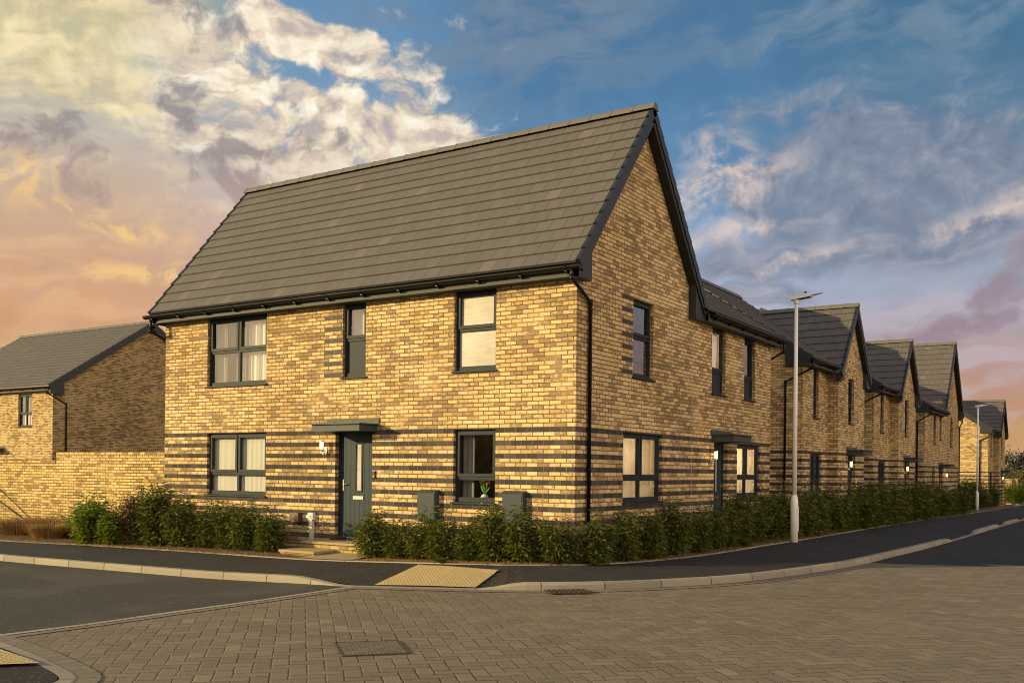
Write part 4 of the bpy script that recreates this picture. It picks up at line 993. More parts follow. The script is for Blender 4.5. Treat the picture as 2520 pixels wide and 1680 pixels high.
h2 = street_house('cross-gabled brick house next behind the corner house, behind the near lamp post', 0, -.10)
h3 = dup(h2, (0, 8.49, -.19), label='cross-gabled brick house between the first cross gable and the tall pale-roofed house')
h5 = dup(h2, (0, 38.6, -.50), label='farthest cross-gabled brick house, with a sunlit side wall behind the distant lamp post')

# larger house farther along, low wing first and tall gable after it
def far_gable_house():
    dz = -.34; z = lambda q: q + dz
    t = thing('brick_house', 'tall steep-gabled brick house with a pale half-sunlit roof, before the distant lamp post', 'house', (0, 31, dz), 'houses along the street')
    y0, ym, y1 = 30.86, 35.22, 40.05; yr = (ym + y1) / 2
    o = [(32.75, 33.4, z(.75), z(2.03)), (32.95, 33.6, z(3.05), z(4.4)), (34.5, 35.0, z(3.3), z(4.4)), (37.5, 38.2, z(3.05), z(4.5)), (34.5, 35.42, z(0), z(2.05))]
    zt = lambda y: z(8.05) - 1.3 * abs(y - yr)
    wall(t, px_(0.0), y0, y1, z(-.6), z(4.55), o, zoff=dz, top=[(ym, z(4.55)), (y1, z(4.55)), (y1, zt(y1) - .06), (yr, zt(yr) - .06), (ym, zt(ym) - .06)])
    wall(t, py_(y0), -5, 0, z(-.6), z(4.3), [], zoff=dz, top=[(-5, z(4.3)), (0, z(4.3)), (0, z(4.62)), (-2.5, z(6.3)), (-5, z(4.62))])
    wall(t, py_(ym), -10, 0.0, z(4.0), z(5.2), [], zoff=dz); wall(t, pyb(y1), -10.5, 0, z(-.6), z(4.8), [], zoff=dz); wall(t, pxb(-10.5), ym, y1, z(-.6), z(4.8), [], zoff=dz)
    for q, lw in ((o[0], 'glass'), (o[1], 'panel'), (o[2], 'panel'), (o[3], 'glass')): window(t, px_(0.0), *q, tr=(q[2] + q[3]) / 2, low=lw, up_glass='side_glass', room='dark_room', fine=False)
    door(t, px_(0.0), *o[4], handle_left=False); canopy(t, px_(0.0), 34.35, 35.5, z(2.04))
    headers(t, px_(0.0), 36.6, 37.1, [z(6.3) - .225 * k for k in range(8)])
    ze = z(4.66); U1 = Vector((0, yr - (ym - .26), z(8.10) - ze)); sl = U1.length; U1.normalize(); N1 = Vector((0, -U1.z, U1.y)); U2 = Vector((0, -U1.y, U1.z)); N2 = Vector((0, U1.z, U1.y))
    tile_slope(t, (-10.7, ym - .26, ze), (1, 0, 0), 10.9, U1, sl, N1, g=sl / 13); tile_slope(t, (-10.7, y1 + .26, ze), (1, 0, 0), 10.9, U2, sl, N2, g=sl / 13)
    ridge(t, (-10.7, yr, z(8.16)), (.22, yr, z(8.16)))
    verge(t, (.20, ym - .26, ze), U1, sl, N1, Vector((1, 0, 0)), g=sl / 13); verge(t, (.20, y1 + .26, ze), U2, sl, N2, Vector((1, 0, 0)), g=sl / 13)
    boxend(t, px_(0.0), [(ym - .22, z(4.46)), (ym + .22, z(4.46)), (ym + .22, z(4.92)), (ym - .22, z(4.66))]); boxend(t, px_(0.0), [(y1 + .22, z(4.46)), (y1 - .24, z(4.46)), (y1 - .24, z(4.95)), (y1 + .22, z(4.66))])
    U = Vector((-2.77, 0, 1.80)); s2 = U.length; U.normalize(); N = Vector((U.z, 0, -U.x)); zw = z(4.62)
    tile_slope(t, (.27, y0 - .16, zw), (0, 1, 0), ym - y0 + .2, U, s2, N, g=s2 / 10); Ub = Vector((-U.x, 0, U.z)); tile_slope(t, (-5.27, y0 - .16, zw), (0, 1, 0), ym - y0 + .2, Ub, s2, Vector((-U.z, 0, -U.x)), g=s2 / 10)
    verge(t, (.27, y0 - .16, zw), U, s2, N, Vector((0, -1, 0)), g=s2 / 10, wall_off=.13, depth=.22)
    boxend(t, py_(y0), [(.235, z(4.40)), (-.45, z(4.40)), (-.45, z(4.88)), (.235, z(4.60))], d=-.135)
    eaves(t, 'y', 0.0, y0 - .14, ym + .05, z(4.58), z(4.42), outn=1, gut0=y0 - .18, gut1=ym + .02, brk=.8)
    downpipe(t, [(.31, y0 - .10, z(4.56)), (.31, y0 - .10, z(4.34)), (-.30, y0 - .06, z(3.98)), (-.30, y0 - .06, z(-.3))])
    downpipe(t, [(.12, y1 + .3, z(4.6)), (.12, y1 + .3, z(4.4)), (.06, y1 - .15, z(4.1)), (.06, y1 - .15, z(-.3))])
    return t
far_gable_house()

# neighbour to the left, behind the garden wall
def neighbour():
    X0, Y0 = -33.1, 11.4; t = thing('brick_house', 'brick house with shallow grey roof and shaded gable, behind the garden wall at the left', 'house', (X0, Y0, -.6), 'houses along the street')
    o = [(-35.83, -34.73, 3.1, 4.62)]; yr = Y0 + 5.1; sp = .60; zt = lambda y: 8.25 - sp * abs(y - yr)
    wall(t, py_(Y0), -44.2, X0, -1.2, 4.7, o + [(-40.6, -39.4, 3.1, 4.62)], 'brick_plain')
    wall(t, px_(X0), Y0, Y0 + 10.2, -1.2, 4.7, [], 'brick_shaded_far', top=[(Y0, 4.7), (Y0 + 10.2, 4.7), (Y0 + 10.2, zt(Y0) - .05), (yr, zt(yr) - .05), (Y0, zt(Y0) - .05)])
    wall(t, pxb(-44.2), Y0, Y0 + 10.2, -1.2, 5.2, [], 'brick_plain'); wall(t, pyb(Y0 + 10.2), -44.2, X0, -1.2, 5.2, [], 'brick_plain')
    window(t, py_(Y0), *o[0], mull=[-35.28], tr=3.72, curtains=[(NET, -35.8, -34.76, 3.15, 4.6, .2, .01, 30)], fine=False); window(t, py_(Y0), -40.6, -39.4, 3.1, 4.62, mull=[-40], tr=3.72, fine=False)
    ye, ze = Y0 - .30, 4.93; U1 = Vector((0, yr - ye, 8.40 - ze)); sl = U1.length; U1.normalize(); N1 = Vector((0, -U1.z, U1.y)); U2 = Vector((0, -U1.y, U1.z)); N2 = Vector((0, U1.z, U1.y))
    tile_slope(t, (-44.35, ye, ze), (1, 0, 0), 11.43, U1, sl, N1, g=sl / 19); tile_slope(t, (-44.35, 2 * yr - ye, ze), (1, 0, 0), 11.43, U2, sl, N2, g=sl / 19)
    ridge(t, (-44.35, yr, 8.46), (X0 + .18, yr, 8.46))
    verge(t, (X0 + .17, ye, ze), U1, sl, N1, Vector((1, 0, 0)), g=sl / 19, depth=.26); verge(t, (X0 + .17, 2 * yr - ye, ze), U2, sl, N2, Vector((1, 0, 0)), g=sl / 19, depth=.26)
    eaves(t, 'x', Y0, -44.3, X0 + .14, 4.88, 4.70, gut0=-44.4, gut1=X0 + .2, brk=.9)
    boxend(t, px_(X0), [(Y0 - .235, 4.56), (Y0 + .45, 4.56), (Y0 + .45, 5.1), (Y0 - .235, 4.92)])
    downpipe(t, [(X0 + .0, Y0 - .3, 4.85), (X0 + .0, Y0 - .3, 4.6), (X0 + .06, Y0 + .62, 4.15), (X0 + .06, Y0 + .62, -.8)])
    cn = canopy(t, py_(Y0), -38.4, -37.0, 2.0); return t
neighbour()
# houses across the side street, seen only in the window glass
for yc, lb in ((48, 'nearest'), (57.5, 'second nearest'), (67, 'third nearest'), (77, 'fourth nearest'), (88, 'farthest')):
    dup(h2, (20.5, yc, -.1 - drop(yc - 15)), math.pi, label='%s brick house across the side street, seen only reflected in the side windows' % lb)

for k, lb in enumerate(('easternmost', 'second from the east', 'third from the east', 'fourth from the east', 'fifth from the east', 'westernmost')):
    dup(h2, (1 - 9.2 * k, -37.5 - (k % 2), -.45), math.pi / 2, label='brick house behind the camera, %s, seen only reflected in the front windows' % lb)

# ------------------------------------------------------------------ garden wall
def garden_wall():
    t = thing('garden_wall', 'yellow-buff brick garden wall with a stepped soldier coping, running left from the corner house', 'wall', (-16, 1, -.6))
    mb = MB(); mb.box(-16.24, -10.53, 1.0, 1.215, -.9, 1.60); mb.box(-60, -16.24, 1.004, 1.211, -.9, 1.39); obj('brickwork', mb, 'brick_yellow', t)
    cp = MB(); random.seed(3)
    for x0, x1, z in ((-16.24, -10.54, 1.60), (-42, -16.245, 1.39)):
        n = round((x1 - x0) / .075)
        for k in range(n):
            a = x0 + k * .075; e = random.uniform(-.004, .004); f_ = random.uniform(-.003, .003)
            cp.box(a + .0045, a + .0705, .992 + f_, 1.223, z + .004, z + .106 + e)
        cp.box(x0, x1, 1.004, 1.21, z - .001, z + .096)
    obj('coping', cp, 'brick_yellow', t)
garden_wall()
mb = MB(); mb.tube([(-19.6, .55, .95), (-16.7, .93, -.45)], .022, 8); tag(obj('slanting_rod', mb, 'timber_dark', loc=(-17.2, .7, -.4)), 'thin dark stake leaning on the garden wall at the far left', 'rod')  # thin dark rod laid along a dark diagonal line on the wall

# steps
def steps():
    t = thing('doorstep', 'buff brick front doorstep of two tiers with pale slab tops, below the grey front door', 'doorstep', (-5, -.5, -.27))
    mb = MB(); mb.box(-5.62, -4.12, -.62, -.004, -.5, -.075); mb.box(-5.60, -3.95, -1.12, -.62, -.5, -.20) if False else None
    mb.box(-5.58, -4.72, -1.22, -.624, -.5, -.205); mb.box(-4.12, -3.72, -.60, -.004, -.5, -.205); obj('brickwork', mb, 'brick_yellow', t)
    sl = MB()
    for (x0, x1, y0, y1, z) in ((-5.64, -4.10, -.645, -.003, -.073), (-5.60, -4.70, -1.245, -.648, -.203), (-4.097, -3.70, -.62, -.003, -.203)): sl.box(x0, x1, y0, y1, z, z + .042)
    obj('slab', sl, 'step_slab', t, bevel=.004)
    m2 = MB(); m2.box(-5.34, -4.43, -.02, .09, -.03, .0)
    n = 12
    for k in range(n): m2.box(-5.36 + k * .0795, -5.36 + k * .0795 + .07, -.12, -.004, -.03, -.004)
    obj('brick_sill', m2, 'blue_brick', t)
    m3 = MB(); sheet(m3, [Vector((-4.72, -1.60)), Vector((-3.55, -1.53))], [Vector((-4.72, -.60)), Vector((-3.65, -.60))], lambda x, y: base(x, y) + .030, lambda x, y: base(x, y) + .060, 4, 2); obj('path_slab', m3, 'step_slab', t)
steps()

# fittings on the front wall
def cabinet(x0, x1, z0, z1, label, keyleft):
    t = thing('meter_cabinet', label, 'utility box', ((x0 + x1) / 2, 0, z0), 'grey meter cabinets on the front wall')
    mb = MB(); mb.box(x0, x1, -.115, -.001, z0, z1 - .02); mb.hexa([(x0 - .01, -.135, z1 - .03), (x1 + .01, -.135, z1 - .03), (x1 + .01, -.001, z1 - .012), (x0 - .01, -.001, z1 - .012), (x0 - .01, -.135, z1 - .018), (x1 + .01, -.135, z1 - .018), (x1 + .01, -.001, z1 + .012), (x0 - .01, -.001, z1 + .012)]); obj('case', mb, 'cabinet_grey', t, bevel=.004)
    d = MB(); d.box(x0 + .02, x1 - .02, -.128, -.1155, z0 + .03, z1 - .05); obj('door', d, 'cabinet_grey', t, bevel=.005)
    k = MB(); kx = x0 + .04 if keyleft else x1 - .04; k.tube([(kx, -.134, (z0 + z1) / 2), (kx, -.1282, (z0 + z1) / 2)], .010, 10); obj('lock', k, 'gutter_black', t)
    if keyleft:
        p = MB(); p.box(x0 + .04, x0 + .09, -.06, -.002, -.16, z0); obj('cable_duct', p, 'cabinet_grey', t)
cabinet(-3.215, -2.81, .40, .975, 'grey meter cabinet on the front wall between the front door and the lower right window', False)
cabinet(-1.365, -.94, .405, .99, 'grey meter cabinet on the front wall right of the window with the tulips', True)
t = thing('junction_box', 'small brown plastic box low on the front wall left of the white duct', 'utility box', (-6.3, 0, .26)); mb = MB(); mb.box(-6.44, -6.22, -.14, -.001, .265, .465); obj('case', mb, 'brown_plastic', t, bevel=.006)
mb = MB(); mb.box(-6.445, -6.215, -.146, -.1405, .27, .46); obj('lid', mb, 'brown_plastic', t)
t = thing('cable_box', 'small white box on a white duct beside the front doorstep', 'utility box', (-5.92, 0, .34)); mb = MB(); mb.box(-6.0, -5.86, -.09, -.001, .335, .475); obj('case', mb, 'white_plastic', t, bevel=.006)
mb = MB(); mb.box(-5.965, -5.90, -.07, -.001, -.10, .334); mb.box(-6.2, -6.0, -.03, -.001, .36, .42); obj('duct', mb, 'white_plastic', t)
t = thing('doorbell', 'small black doorbell panel on the wall right of the grey front door', 'doorbell', (-4.33, 0, 1.2)); mb = MB(); mb.box(-4.385, -4.315, -.028, -.001, 1.17, 1.31); obj('case', mb, 'gutter_black', t, bevel=.005)
mb = MB(); mb.tube([(-4.35, -.034, 1.21), (-4.35, -.0285, 1.21)], .013, 12); obj('button', mb, 'steel', t)
wall_lamp(py_(0.0), -5.60, 1.80, 'glowing cylinder wall lamp left of the sunlit front door', 1.2)
wall_lamp(px_(0.0), 6.02, 1.73, 'glowing cylinder wall lamp left of the side door under its canopy', 3.0)
wall_lamp(px_(.30), 16.48, 1.65, 'glowing cylinder wall lamp at the door of the first cross-gabled house', 3.0)
wall_lamp(px_(.30), 24.97, 1.57, 'glowing cylinder wall lamp at the door of the second cross-gabled house', 2.6)
wall_lamp(px_(0.0), 35.7, 1.35, 'glowing cylinder wall lamp at the door of the tall pale-roofed house', 2.6)
wall_lamp(px_(.30), 55.1, 1.2, 'glowing cylinder wall lamp at the farthest house door', 3.0)
t = thing('doorbell', 'small pale doorbell panel right of the first cross-gabled house door', 'doorbell', (.31, 17.65, 1.1)); mb = MB(); mb.box(.302, .33, 17.62, 17.68, 1.05, 1.2); obj('case', mb, 'white_plastic', t)

# vase with tulips on the inner sill
t = thing('vase', 'white round vase standing in the lower right window', 'vase', (-1.975, .245, .82)); mb = MB()
mb.tube([(-1.975, .245, .82 + q) for q in (0, .02, .05, .08, .10, .105)], [.045, .062, .072, .062, .035, .03], 16); obj('body', mb, 'ceramic', t)
t = thing('tulips', 'bunch of orange tulips standing in the white vase', 'flowers', (-1.975, .245, .92)); st = MB(); fl = MB(); random.seed(5)
for k in range(7):
    a = k * .9; e = Vector((-1.975 + .09 * math.cos(a) , .245 + .03 * math.sin(a), 1.08 + .05 * random.random())); s0 = Vector((-1.975 + .01 * math.cos(a), .245, .92))
    st.tube([s0, s0.lerp(e, .5) + Vector((0, 0, .02)), e], .004, 5)
    d = (e - s0).normalized(); fl.tube([e, e + d * .015, e + d * .035, e + d * .055], [.008, .019, .018, .006], 8)
    b = s0.lerp(e, .75) + Vector((.05 * math.cos(a + .6), .01, .0)); st.face([s0, s0.lerp(b, .5) + Vector((.012, 0, 0)), b, s0.lerp(b, .5) - Vector((.012, 0, 0))])
obj('stems', st, 'tulip_green', t); obj('blooms', fl, 'tulip_orange', t)

# ------------------------------------------------------------------ street lamps
def street_lamp(x, y, z, H, label):
    t = thing('street_lamp', label, 'street light', (x, y, z), 'grey street lamps at the back of the pavement')
    mb = MB(); mb.tube([(x, y, z - .1), (x, y, z + .86), (x, y, z + .92), (x, y, z + 1.05)], [.083, .083, .083, .054], 20)
    mb.box(x + .06, x + .088, y - .045, y + .045, z + .25, z + .8); obj('base', mb, 'lamp_paint', t)
    mb = MB(); mb.tube([(x, y, z + 1.04), (x, y, z + H * .6), (x, y, z + H)], [.052, .046, .038], 18); obj('column', mb, 'lamp_paint', t)
    mb = MB(); h = z + H; mb.tube([(x, y, h - .02), (x, y, h + .06), (x, y, h + .075)], [.058, .058, .07], 16)
    tl = .11
    def Q(a, b, c): return Vector((x + a, y + b, h + .08 + a * tl + c))
    mb.hexa([Q(-.13, -.085, 0), Q(.34, -.10, -.0), Q(.34, .10, -.0), Q(-.13, .085, 0), Q(-.13, -.08, .085), Q(.30, -.085, .075), Q(.30, .085, .075), Q(-.13, .08, .085)])
    mb.hexa([Q(.342, -.10, .025), Q(.58, -.045, .035), Q(.58, .045, .035), Q(.342, .10, .025), Q(.342, -.09, .055), Q(.57, -.04, .048), Q(.57, .04, .048), Q(.342, .09, .055)])
    mb.tube([Q(.20, 0, .076), Q(.20, 0, .10)], .04, 12)
    hd = obj('head', mb, 'lamp_paint', t, bevel=.006)
    m2 = MB(); m2.tube([Q(.20, 0, .101), Q(.20, 0, .135), Q(.20, 0, .145)], [.030, .030, .018], 12); obj('photocell', m2, 'soffit_black', hd)
    m3 = MB(); m3.hexa([Q(.0, -.06, -.012), Q(.30, -.07, -.012), Q(.30, .07, -.012), Q(.0, .06, -.012), Q(.0, -.06, -.001), Q(.30, -.07, -.001), Q(.30, .07, -.001), Q(.0, .06, -.001)]); obj('lens', m3, 'cabinet_grey', hd)
street_lamp(1.38, 7.58, base(1.38, 7.58), 5.33, 'tall pale grey street lamp beside the corner house hedge, nearest the camera')
street_lamp(.44, 43.5, base(.44, 43.5), 5.50, 'small distant pale street lamp in front of the sunlit far house')

# ------------------------------------------------------------------ iron covers
def iron():
    zc = zr(1.9, -7.3) + .008; c = V2([(1.48, -7.34), (1.86, -6.80), (2.34, -7.20), (2.02, -7.77)])
    # rectangular recessed cover set square to the herringbone
    ex = Vector((.60, -.52)).normalized(); ey = Vector((.52, .60)).normalized(); o = Vector((1.93, -7.28)); P = lambda a, b, z: Vector((o.x + ex.x * a + ey.x * b, o.y + ex.y * a + ey.y * b, z))
    t = thing('manhole_cover', 'rectangular rusty manhole cover with raised tread set in the block paving', 'manhole cover', (o.x, o.y, zc))
    mb = MB()
    for a0, a1, b0, b1 in ((-.345, -.33, -.305, .305), (.33, .345, -.305, .305), (-.33, .33, -.305, -.29), (-.33, .33, .29, .305)): mb.hexa([P(a0, b0, zc - .02), P(a1, b0, zc - .02), P(a1, b1, zc - .02), P(a0, b1, zc - .02), P(a0, b0, zc + .004), P(a1, b0, zc + .004), P(a1, b1, zc + .004), P(a0, b1, zc + .004)])
    obj('frame', mb, 'cast_iron', t)
    mb = MB(); mb.hexa([P(-.325, -.285, zc - .02), P(.325, -.285, zc - .02), P(.325, .285, zc - .02), P(-.325, .285, zc - .02), P(-.325, -.285, zc), P(.325, -.285, zc), P(.325, .285, zc), P(-.325, .285, zc)])
    for i in range(17):
        for j in range(15):
            a, b = -.30 + i * .0375, -.265 + j * .0375; u_, v_ = (.012, .006) if (i + j) % 2 else (.006, .012)
            mb.hexa([P(a - u_, b - v_, zc), P(a + u_, b - v_, zc), P(a + u_, b + v_, zc), P(a - u_, b + v_, zc), P(a - u_, b - v_, zc + .005), P(a + u_, b - v_, zc + .005), P(a + u_, b + v_, zc + .005), P(a - u_, b + v_, zc + .005)])
    obj('cover', mb, 'edge_block', t)
    z = zr(1.3, -2.5) + .010; p0 = Vector((1.02, -2.62)); p1 = Vector((1.42, -2.24)); d = (p1 - p0).normalized(); n = Vector((d.y, -d.x)); L = (p1 - p0).length
    Q = lambda a, b, h: Vector((p0.x + d.x * a + n.x * b, p0.y + d.y * a + n.y * b, z + h))
    t = thing('gully_grate', 'iron road gully grate against the foot of the kerb', 'drain', (p0.x, p0.y, z))
    mb = MB(); mb.face([Q(0, 0, .002), Q(L, 0, .002), Q(L, .34, .002), Q(0, .34, .002)]); obj('pit_shade', mb, 'drain_shade', t)  # flat sheet, the dark of the pit put into its colour
    mb = MB()
    for k in range(9): a = k * L / 8; mb.hexa([Q(a - .012, 0, .002), Q(a + .012, 0, .002), Q(a + .012, .34, .002), Q(a - .012, .34, .002), Q(a - .012, 0, .02), Q(a + .012, 0, .02), Q(a + .012, .34, .02), Q(a - .012, .34, .02)])
    for b in (-.01, .165, .33): mb.hexa([Q(-.02, b, .003), Q(L + .02, b, .003), Q(L + .02, b + .022, .003), Q(-.02, b + .022, .003), Q(-.02, b, .019), Q(L + .02, b, .019), Q(L + .02, b + .022, .019), Q(-.02, b + .022, .019)])
    obj('bars', mb, 'cast_iron', t)
iron()

# ------------------------------------------------------------------ planting
def leaf(mb, p, d, n, L, w, fold=.25):
    d = d.normalized(); s = d.cross(n)
    if s.length < 1e-4: s = d.orthogonal()
    s.normalize(); u = s.cross(d); m_ = p + d * L * .48; t_ = p + d * L - u * L * .16
    a = m_ + s * w * .5 + u * w * fold; b = m_ - s * w * .5 + u * w * fold
    i = len(mb.v); mb.v += [p, a, t_, b]; mb.f += [(i, i + 1, i + 2), (i, i + 2, i + 3)]; mb.uv += [[(0, 0)] * 3] * 2; mb.sm += [False] * 2
def shrub_mesh(seed, H, W, ns, nl, LL, LW, leafmat, droop=.5):
    rd = random.Random(seed); fol = MB(); st = MB()
    for s in range(ns):
        a = rd.uniform(0, 6.283); r0 = rd.uniform(0, .25) * W; h = H * (rd.uniform(.55, .95) if s > 1 else rd.uniform(1.02, 1.18)); lean = rd.uniform(.25, 1.0) * W * (1.25 - h / H * .7) if s > 2 else rd.uniform(0, .5) * W
        p = Vector((r0 * math.cos(a), r0 * math.sin(a), -.03)); pts = [p]; n = 7; tip = Vector((lean * math.cos(a), lean * math.sin(a), h)); bend = Vector((rd.uniform(-.08, .08), rd.uniform(-.08, .08), 0))
        for k in range(1, n + 1): f = k / n; pts.append(p.lerp(tip, f) + bend * math.sin(f * 3.1) + Vector((rd.uniform(-.012, .012), rd.uniform(-.012, .012), 0)))
        st.tube(pts, [.009 * (1 - .75 * k / n) + .0015 for k in range(n + 1)], 5, caps=False)
        for k in range(nl):
            f = rd.random() ** .75 * .96 + .04; f = max(f, .06); i = min(n - 1, int(f * n)); c = pts[i].lerp(pts[i + 1], f * n - i)
            ang = rd.uniform(0, 6.283); sp = rd.uniform(0, 1) ** .6 * .19 * (1.15 - f * .6) * (H / .9); off_ = Vector((math.cos(ang), math.sin(ang), rd.uniform(-.4, .5))) * sp
            dr = Vector((math.cos(ang), math.sin(ang), rd.uniform(-1.1, .7) * droop + (f > .93) * .5)); leaf(fol, c + off_, dr, Vector((rd.uniform(-.4, .4), rd.uniform(-.4, .4), 1)), LL * rd.uniform(.6, 1.15), LW * rd.uniform(.7, 1.15))
    return fol, st
def shrub_proto(seed, H, W, ns, nl, LL, LW, leafmat, name='shrub', droop=.5):
    fol, st = shrub_mesh(seed, H, W, ns, nl, LL, LW, leafmat, droop)
    t = bpy.data.objects.new(name, None); t['category'] = 'shrub'
    f = obj('foliage', fol, leafmat); s = obj('stems', st, 'stem_bark'); f.parent = t; s.parent = t; return t
PROTO = {}
def put(kind, x, y, z, label, group, sc=(1, 1, 1), rz=0):
    root, used = PROTO[kind]
    if not used: COL.objects.link(root); PROTO[kind] = (root, True); r = root; r.location = (x, y, z); r.rotation_euler = (0, 0, rz); r.scale = sc; r['label'] = label; r['group'] = group
    else: r = dup(root, (x, y, z), rz, label, group, sc)
    return r
for k, a in dict(A=(11, .95, .46, 28, 112, .112, .034, 'laurel_leaf'), B=(12, .92, .48, 28, 112, .112, .035, 'laurel_leaf'), C=(13, 1.0, .44, 27, 118, .110, .034, 'laurel_leaf'), D=(14, .90, .47, 29, 108, .108, .035, 'laurel_leaf'), E=(18, .88, .45, 25, 110, .114, .034, 'laurel_leaf'), F=(19, .98, .43, 26, 112, .110, .033, 'laurel_leaf'),
                 broad=(15, .72, .44, 28, 85, .085, .050, 'bright_leaf'), red=(16, .95, .44, 28, 125, .062, .022, 'red_leaf'), bright=(17, 1.0, .5, 20, 130, .09, .05, 'bright_leaf')).items(): PROTO[k] = (shrub_proto(*a), False)
GL = 'shrubs in the bed left of the doorstep'; GR = 'laurel hedge shrubs in front of the right half of the corner house'; GS = 'hedge shrubs along the side street'
rd = random.Random(21)
def zb(x, y): return base(x, y) + .02
left = [('broad', -10.55, -1.75, 1.25, 'dark round-leaved shrub at the far left end of the front bed'), ('broad', -9.98, -1.72, .98, 'bright yellow-green round-leaved shrub, second from the left in the front bed'), ('red', -9.55, -1.45, 1.16, 'dull reddish-brown shrub between the bright shrub and the tallest one'),
        ('C', -9.0, -1.25, 1.20, 'tallest front bed shrub, with shoots rising against the end of the house wall'), ('A', -8.35, -1.15, 1.02, 'full green laurel left of the lower left window'), ('B', -7.75, -1.05, .92, 'green laurel under the left edge of the lower left window'),
        ('D', -7.25, -1.0, .90, 'green laurel under the middle of the lower left window'), ('A', -6.75, -.98, .88, 'green laurel under the right edge of the lower left window'), ('B', -6.15, -.95, .84, 'small laurel nearest the doorstep, beside the brown box')]
for k, (kd, x, y, s, lb) in enumerate(left): put(kd, x, y, zb(x, y), lb, GL, (s * 1.1, s * 1.05, s), rd.uniform(0, 6))
rightL = [(-3.62, -.80, .92, 'laurel at the right edge of the doorstep, overlapping the front door'), (-3.12, -.82, .86, 'laurel in front of the left meter cabinet'), (-2.60, -.86, .82, 'laurel between the left meter cabinet and the tulip window'), (-2.08, -.85, .84, 'laurel below the left side of the tulip window'), (-1.55, -.80, .84, 'laurel below the right side of the tulip window'),
          (-1.05, -.74, .84, 'laurel in front of the right meter cabinet'), (-.55, -.62, .88, 'laurel between the right meter cabinet and the house corner'), (-.05, -.50, .90, 'laurel just left of the house corner downpipe'), (.38, -.12, .86, 'laurel at the street corner of the hedge')]
for k, (x, y, s, lb) in enumerate(rightL): s *= rd.uniform(.88, 1.08); put('AEBFDC'[k % 6], x + rd.uniform(-.05, .05), y, zb(x, y), lb, GR, (s * 1.08, s * 1.05, s * rd.uniform(.9, 1.06)), rd.uniform(0, 6))
side = [(.62, .60, .84), (.72, 1.42, .90), (.76, 2.3, .96), (.80, 3.15, .88), (.80, 4.0, .98), (.82, 4.85, .92), (.80, 5.65, 1.08), (.80, 6.5, 1.02), (.70, 7.9, 1.10), (.74, 8.9, 1.16), (.78, 9.9, 1.04), (.74, 10.8, 1.14), (.66, 11.8, 1.12), (.60, 12.6, 1.12), (.60, 13.6, 1.15), (.62, 14.6, 1.2),
        (.72, 15.7, 1.22), (.74, 17.0, 1.3), (.70, 18.3, 1.32), (.66, 19.5, 1.34), (.6, 20.8, 1.3), (.55, 22.2, 1.3), (.62, 23.8, 1.3), (.66, 25.4, 1.32), (.6, 27.0, 1.34), (.5, 28.8, 1.3), (.5, 30.4, 1.25), (.5, 32.2, 1.25), (.5, 34, 1.2), (.5, 36.2, 1.2), (.5, 38.4, 1.2)]
nth = ['first', 'second', 'third', 'fourth', 'fifth', 'sixth', 'seventh', 'eighth', 'ninth', 'tenth', 'eleventh', 'twelfth', 'thirteenth', 'fourteenth', 'fifteenth', 'sixteenth', 'seventeenth', 'eighteenth', 'nineteenth', 'twentieth']
for k, (x, y, s) in enumerate(side):
    s = s * (rd.uniform(.84, 1.06) if k < 14 else rd.uniform(.93, 1.07))
    lb = 'laurel in the side street hedge, %s from the house corner' % nth[k] if k < 10 else ('dark laurel in the hedge beyond the near street lamp' if k < 20 else 'dark laurel in the far hedge between the two street lamps')
    put('CEAFBD'[k % 6], x + rd.uniform(-.08, .08), y + rd.uniform(-.08, .08), zb(x, y), lb, GS, (s * (.95 if k < 14 else 1.15), s * (1.0 if k < 14 else 1.18), s), rd.uniform(0, 6))
for k, (x, y, s, lb) in enumerate([(-.15, 43.8, 1.5, 'dark leafy shrub just behind the distant lamp'), (-.2, 46.5, 1.6, 'dark leafy shrub in front of the far sunlit wall'), (-.1, 49.5, 1.5, 'dark leafy shrub right of the distant lamp'), (.0, 52.5, 1.4, 'dark leafy shrub by the corner of the farthest house')]): put('CABD'[k], x, y, zb(x, y), lb, 'dark shrubs by the distant lamp', (s * 1.3, s * 1.3, s))
for k, (x, y, s, lb) in enumerate([(-.95, 66, 1.7, 'sunlit yellow-green bush before the far garden wall'), (-.1, 68.5, 1.6, 'sunlit yellow-green bush right of the first one'), (.7, 74, 2.2, 'sunlit yellow-green bush at the right edge of the picture'), (-1.9, 63, 1.4, 'sunlit yellow-green bush hugging the farthest house')]): put('bright', x, y, zb(x, y), lb, 'sunlit bushes at the end of the street', (s * 1.3, s * 1.3, s))

def tuft(x, y, z, R_, H, n, seed, label, m_='dry_grass', grp='dry grass tufts by the garden wall', cat='grass tuft', nm='grass_tuft'):
    rd_ = random.Random(seed); mb = MB()
    for k in range(n):
        a = rd_.uniform(0, 6.283); r = rd_.uniform(0, 1) ** .7 * R_ * (.75 if m_ == 'dry_grass' else .3); p = Vector((x + r * math.cos(a), y + r * math.sin(a), z)); h = H * rd_.uniform(.4, 1); o = R_ * rd_.uniform(.2, 1.1); d = Vector((math.cos(a), math.sin(a), 0)); s = Vector((-d.y, d.x, 0)) * .005
        q1 = p + d * o * .35 + Vector((0, 0, h * .8)); q2 = p + d * o + Vector((0, 0, h * rd_.uniform(.6, 1)))
        i = len(mb.v); mb.v += [p - s, p + s, q1 + s, q1 - s, q2]; mb.f += [(i, i + 1, i + 2, i + 3), (i + 3, i + 2, i + 4)]; mb.uv += [[(0, 0)] * 4, [(0, 0)] * 3]; mb.sm += [False] * 2
    return tag(obj(nm, mb, m_, loc=(x, y, z)), label, cat, grp)
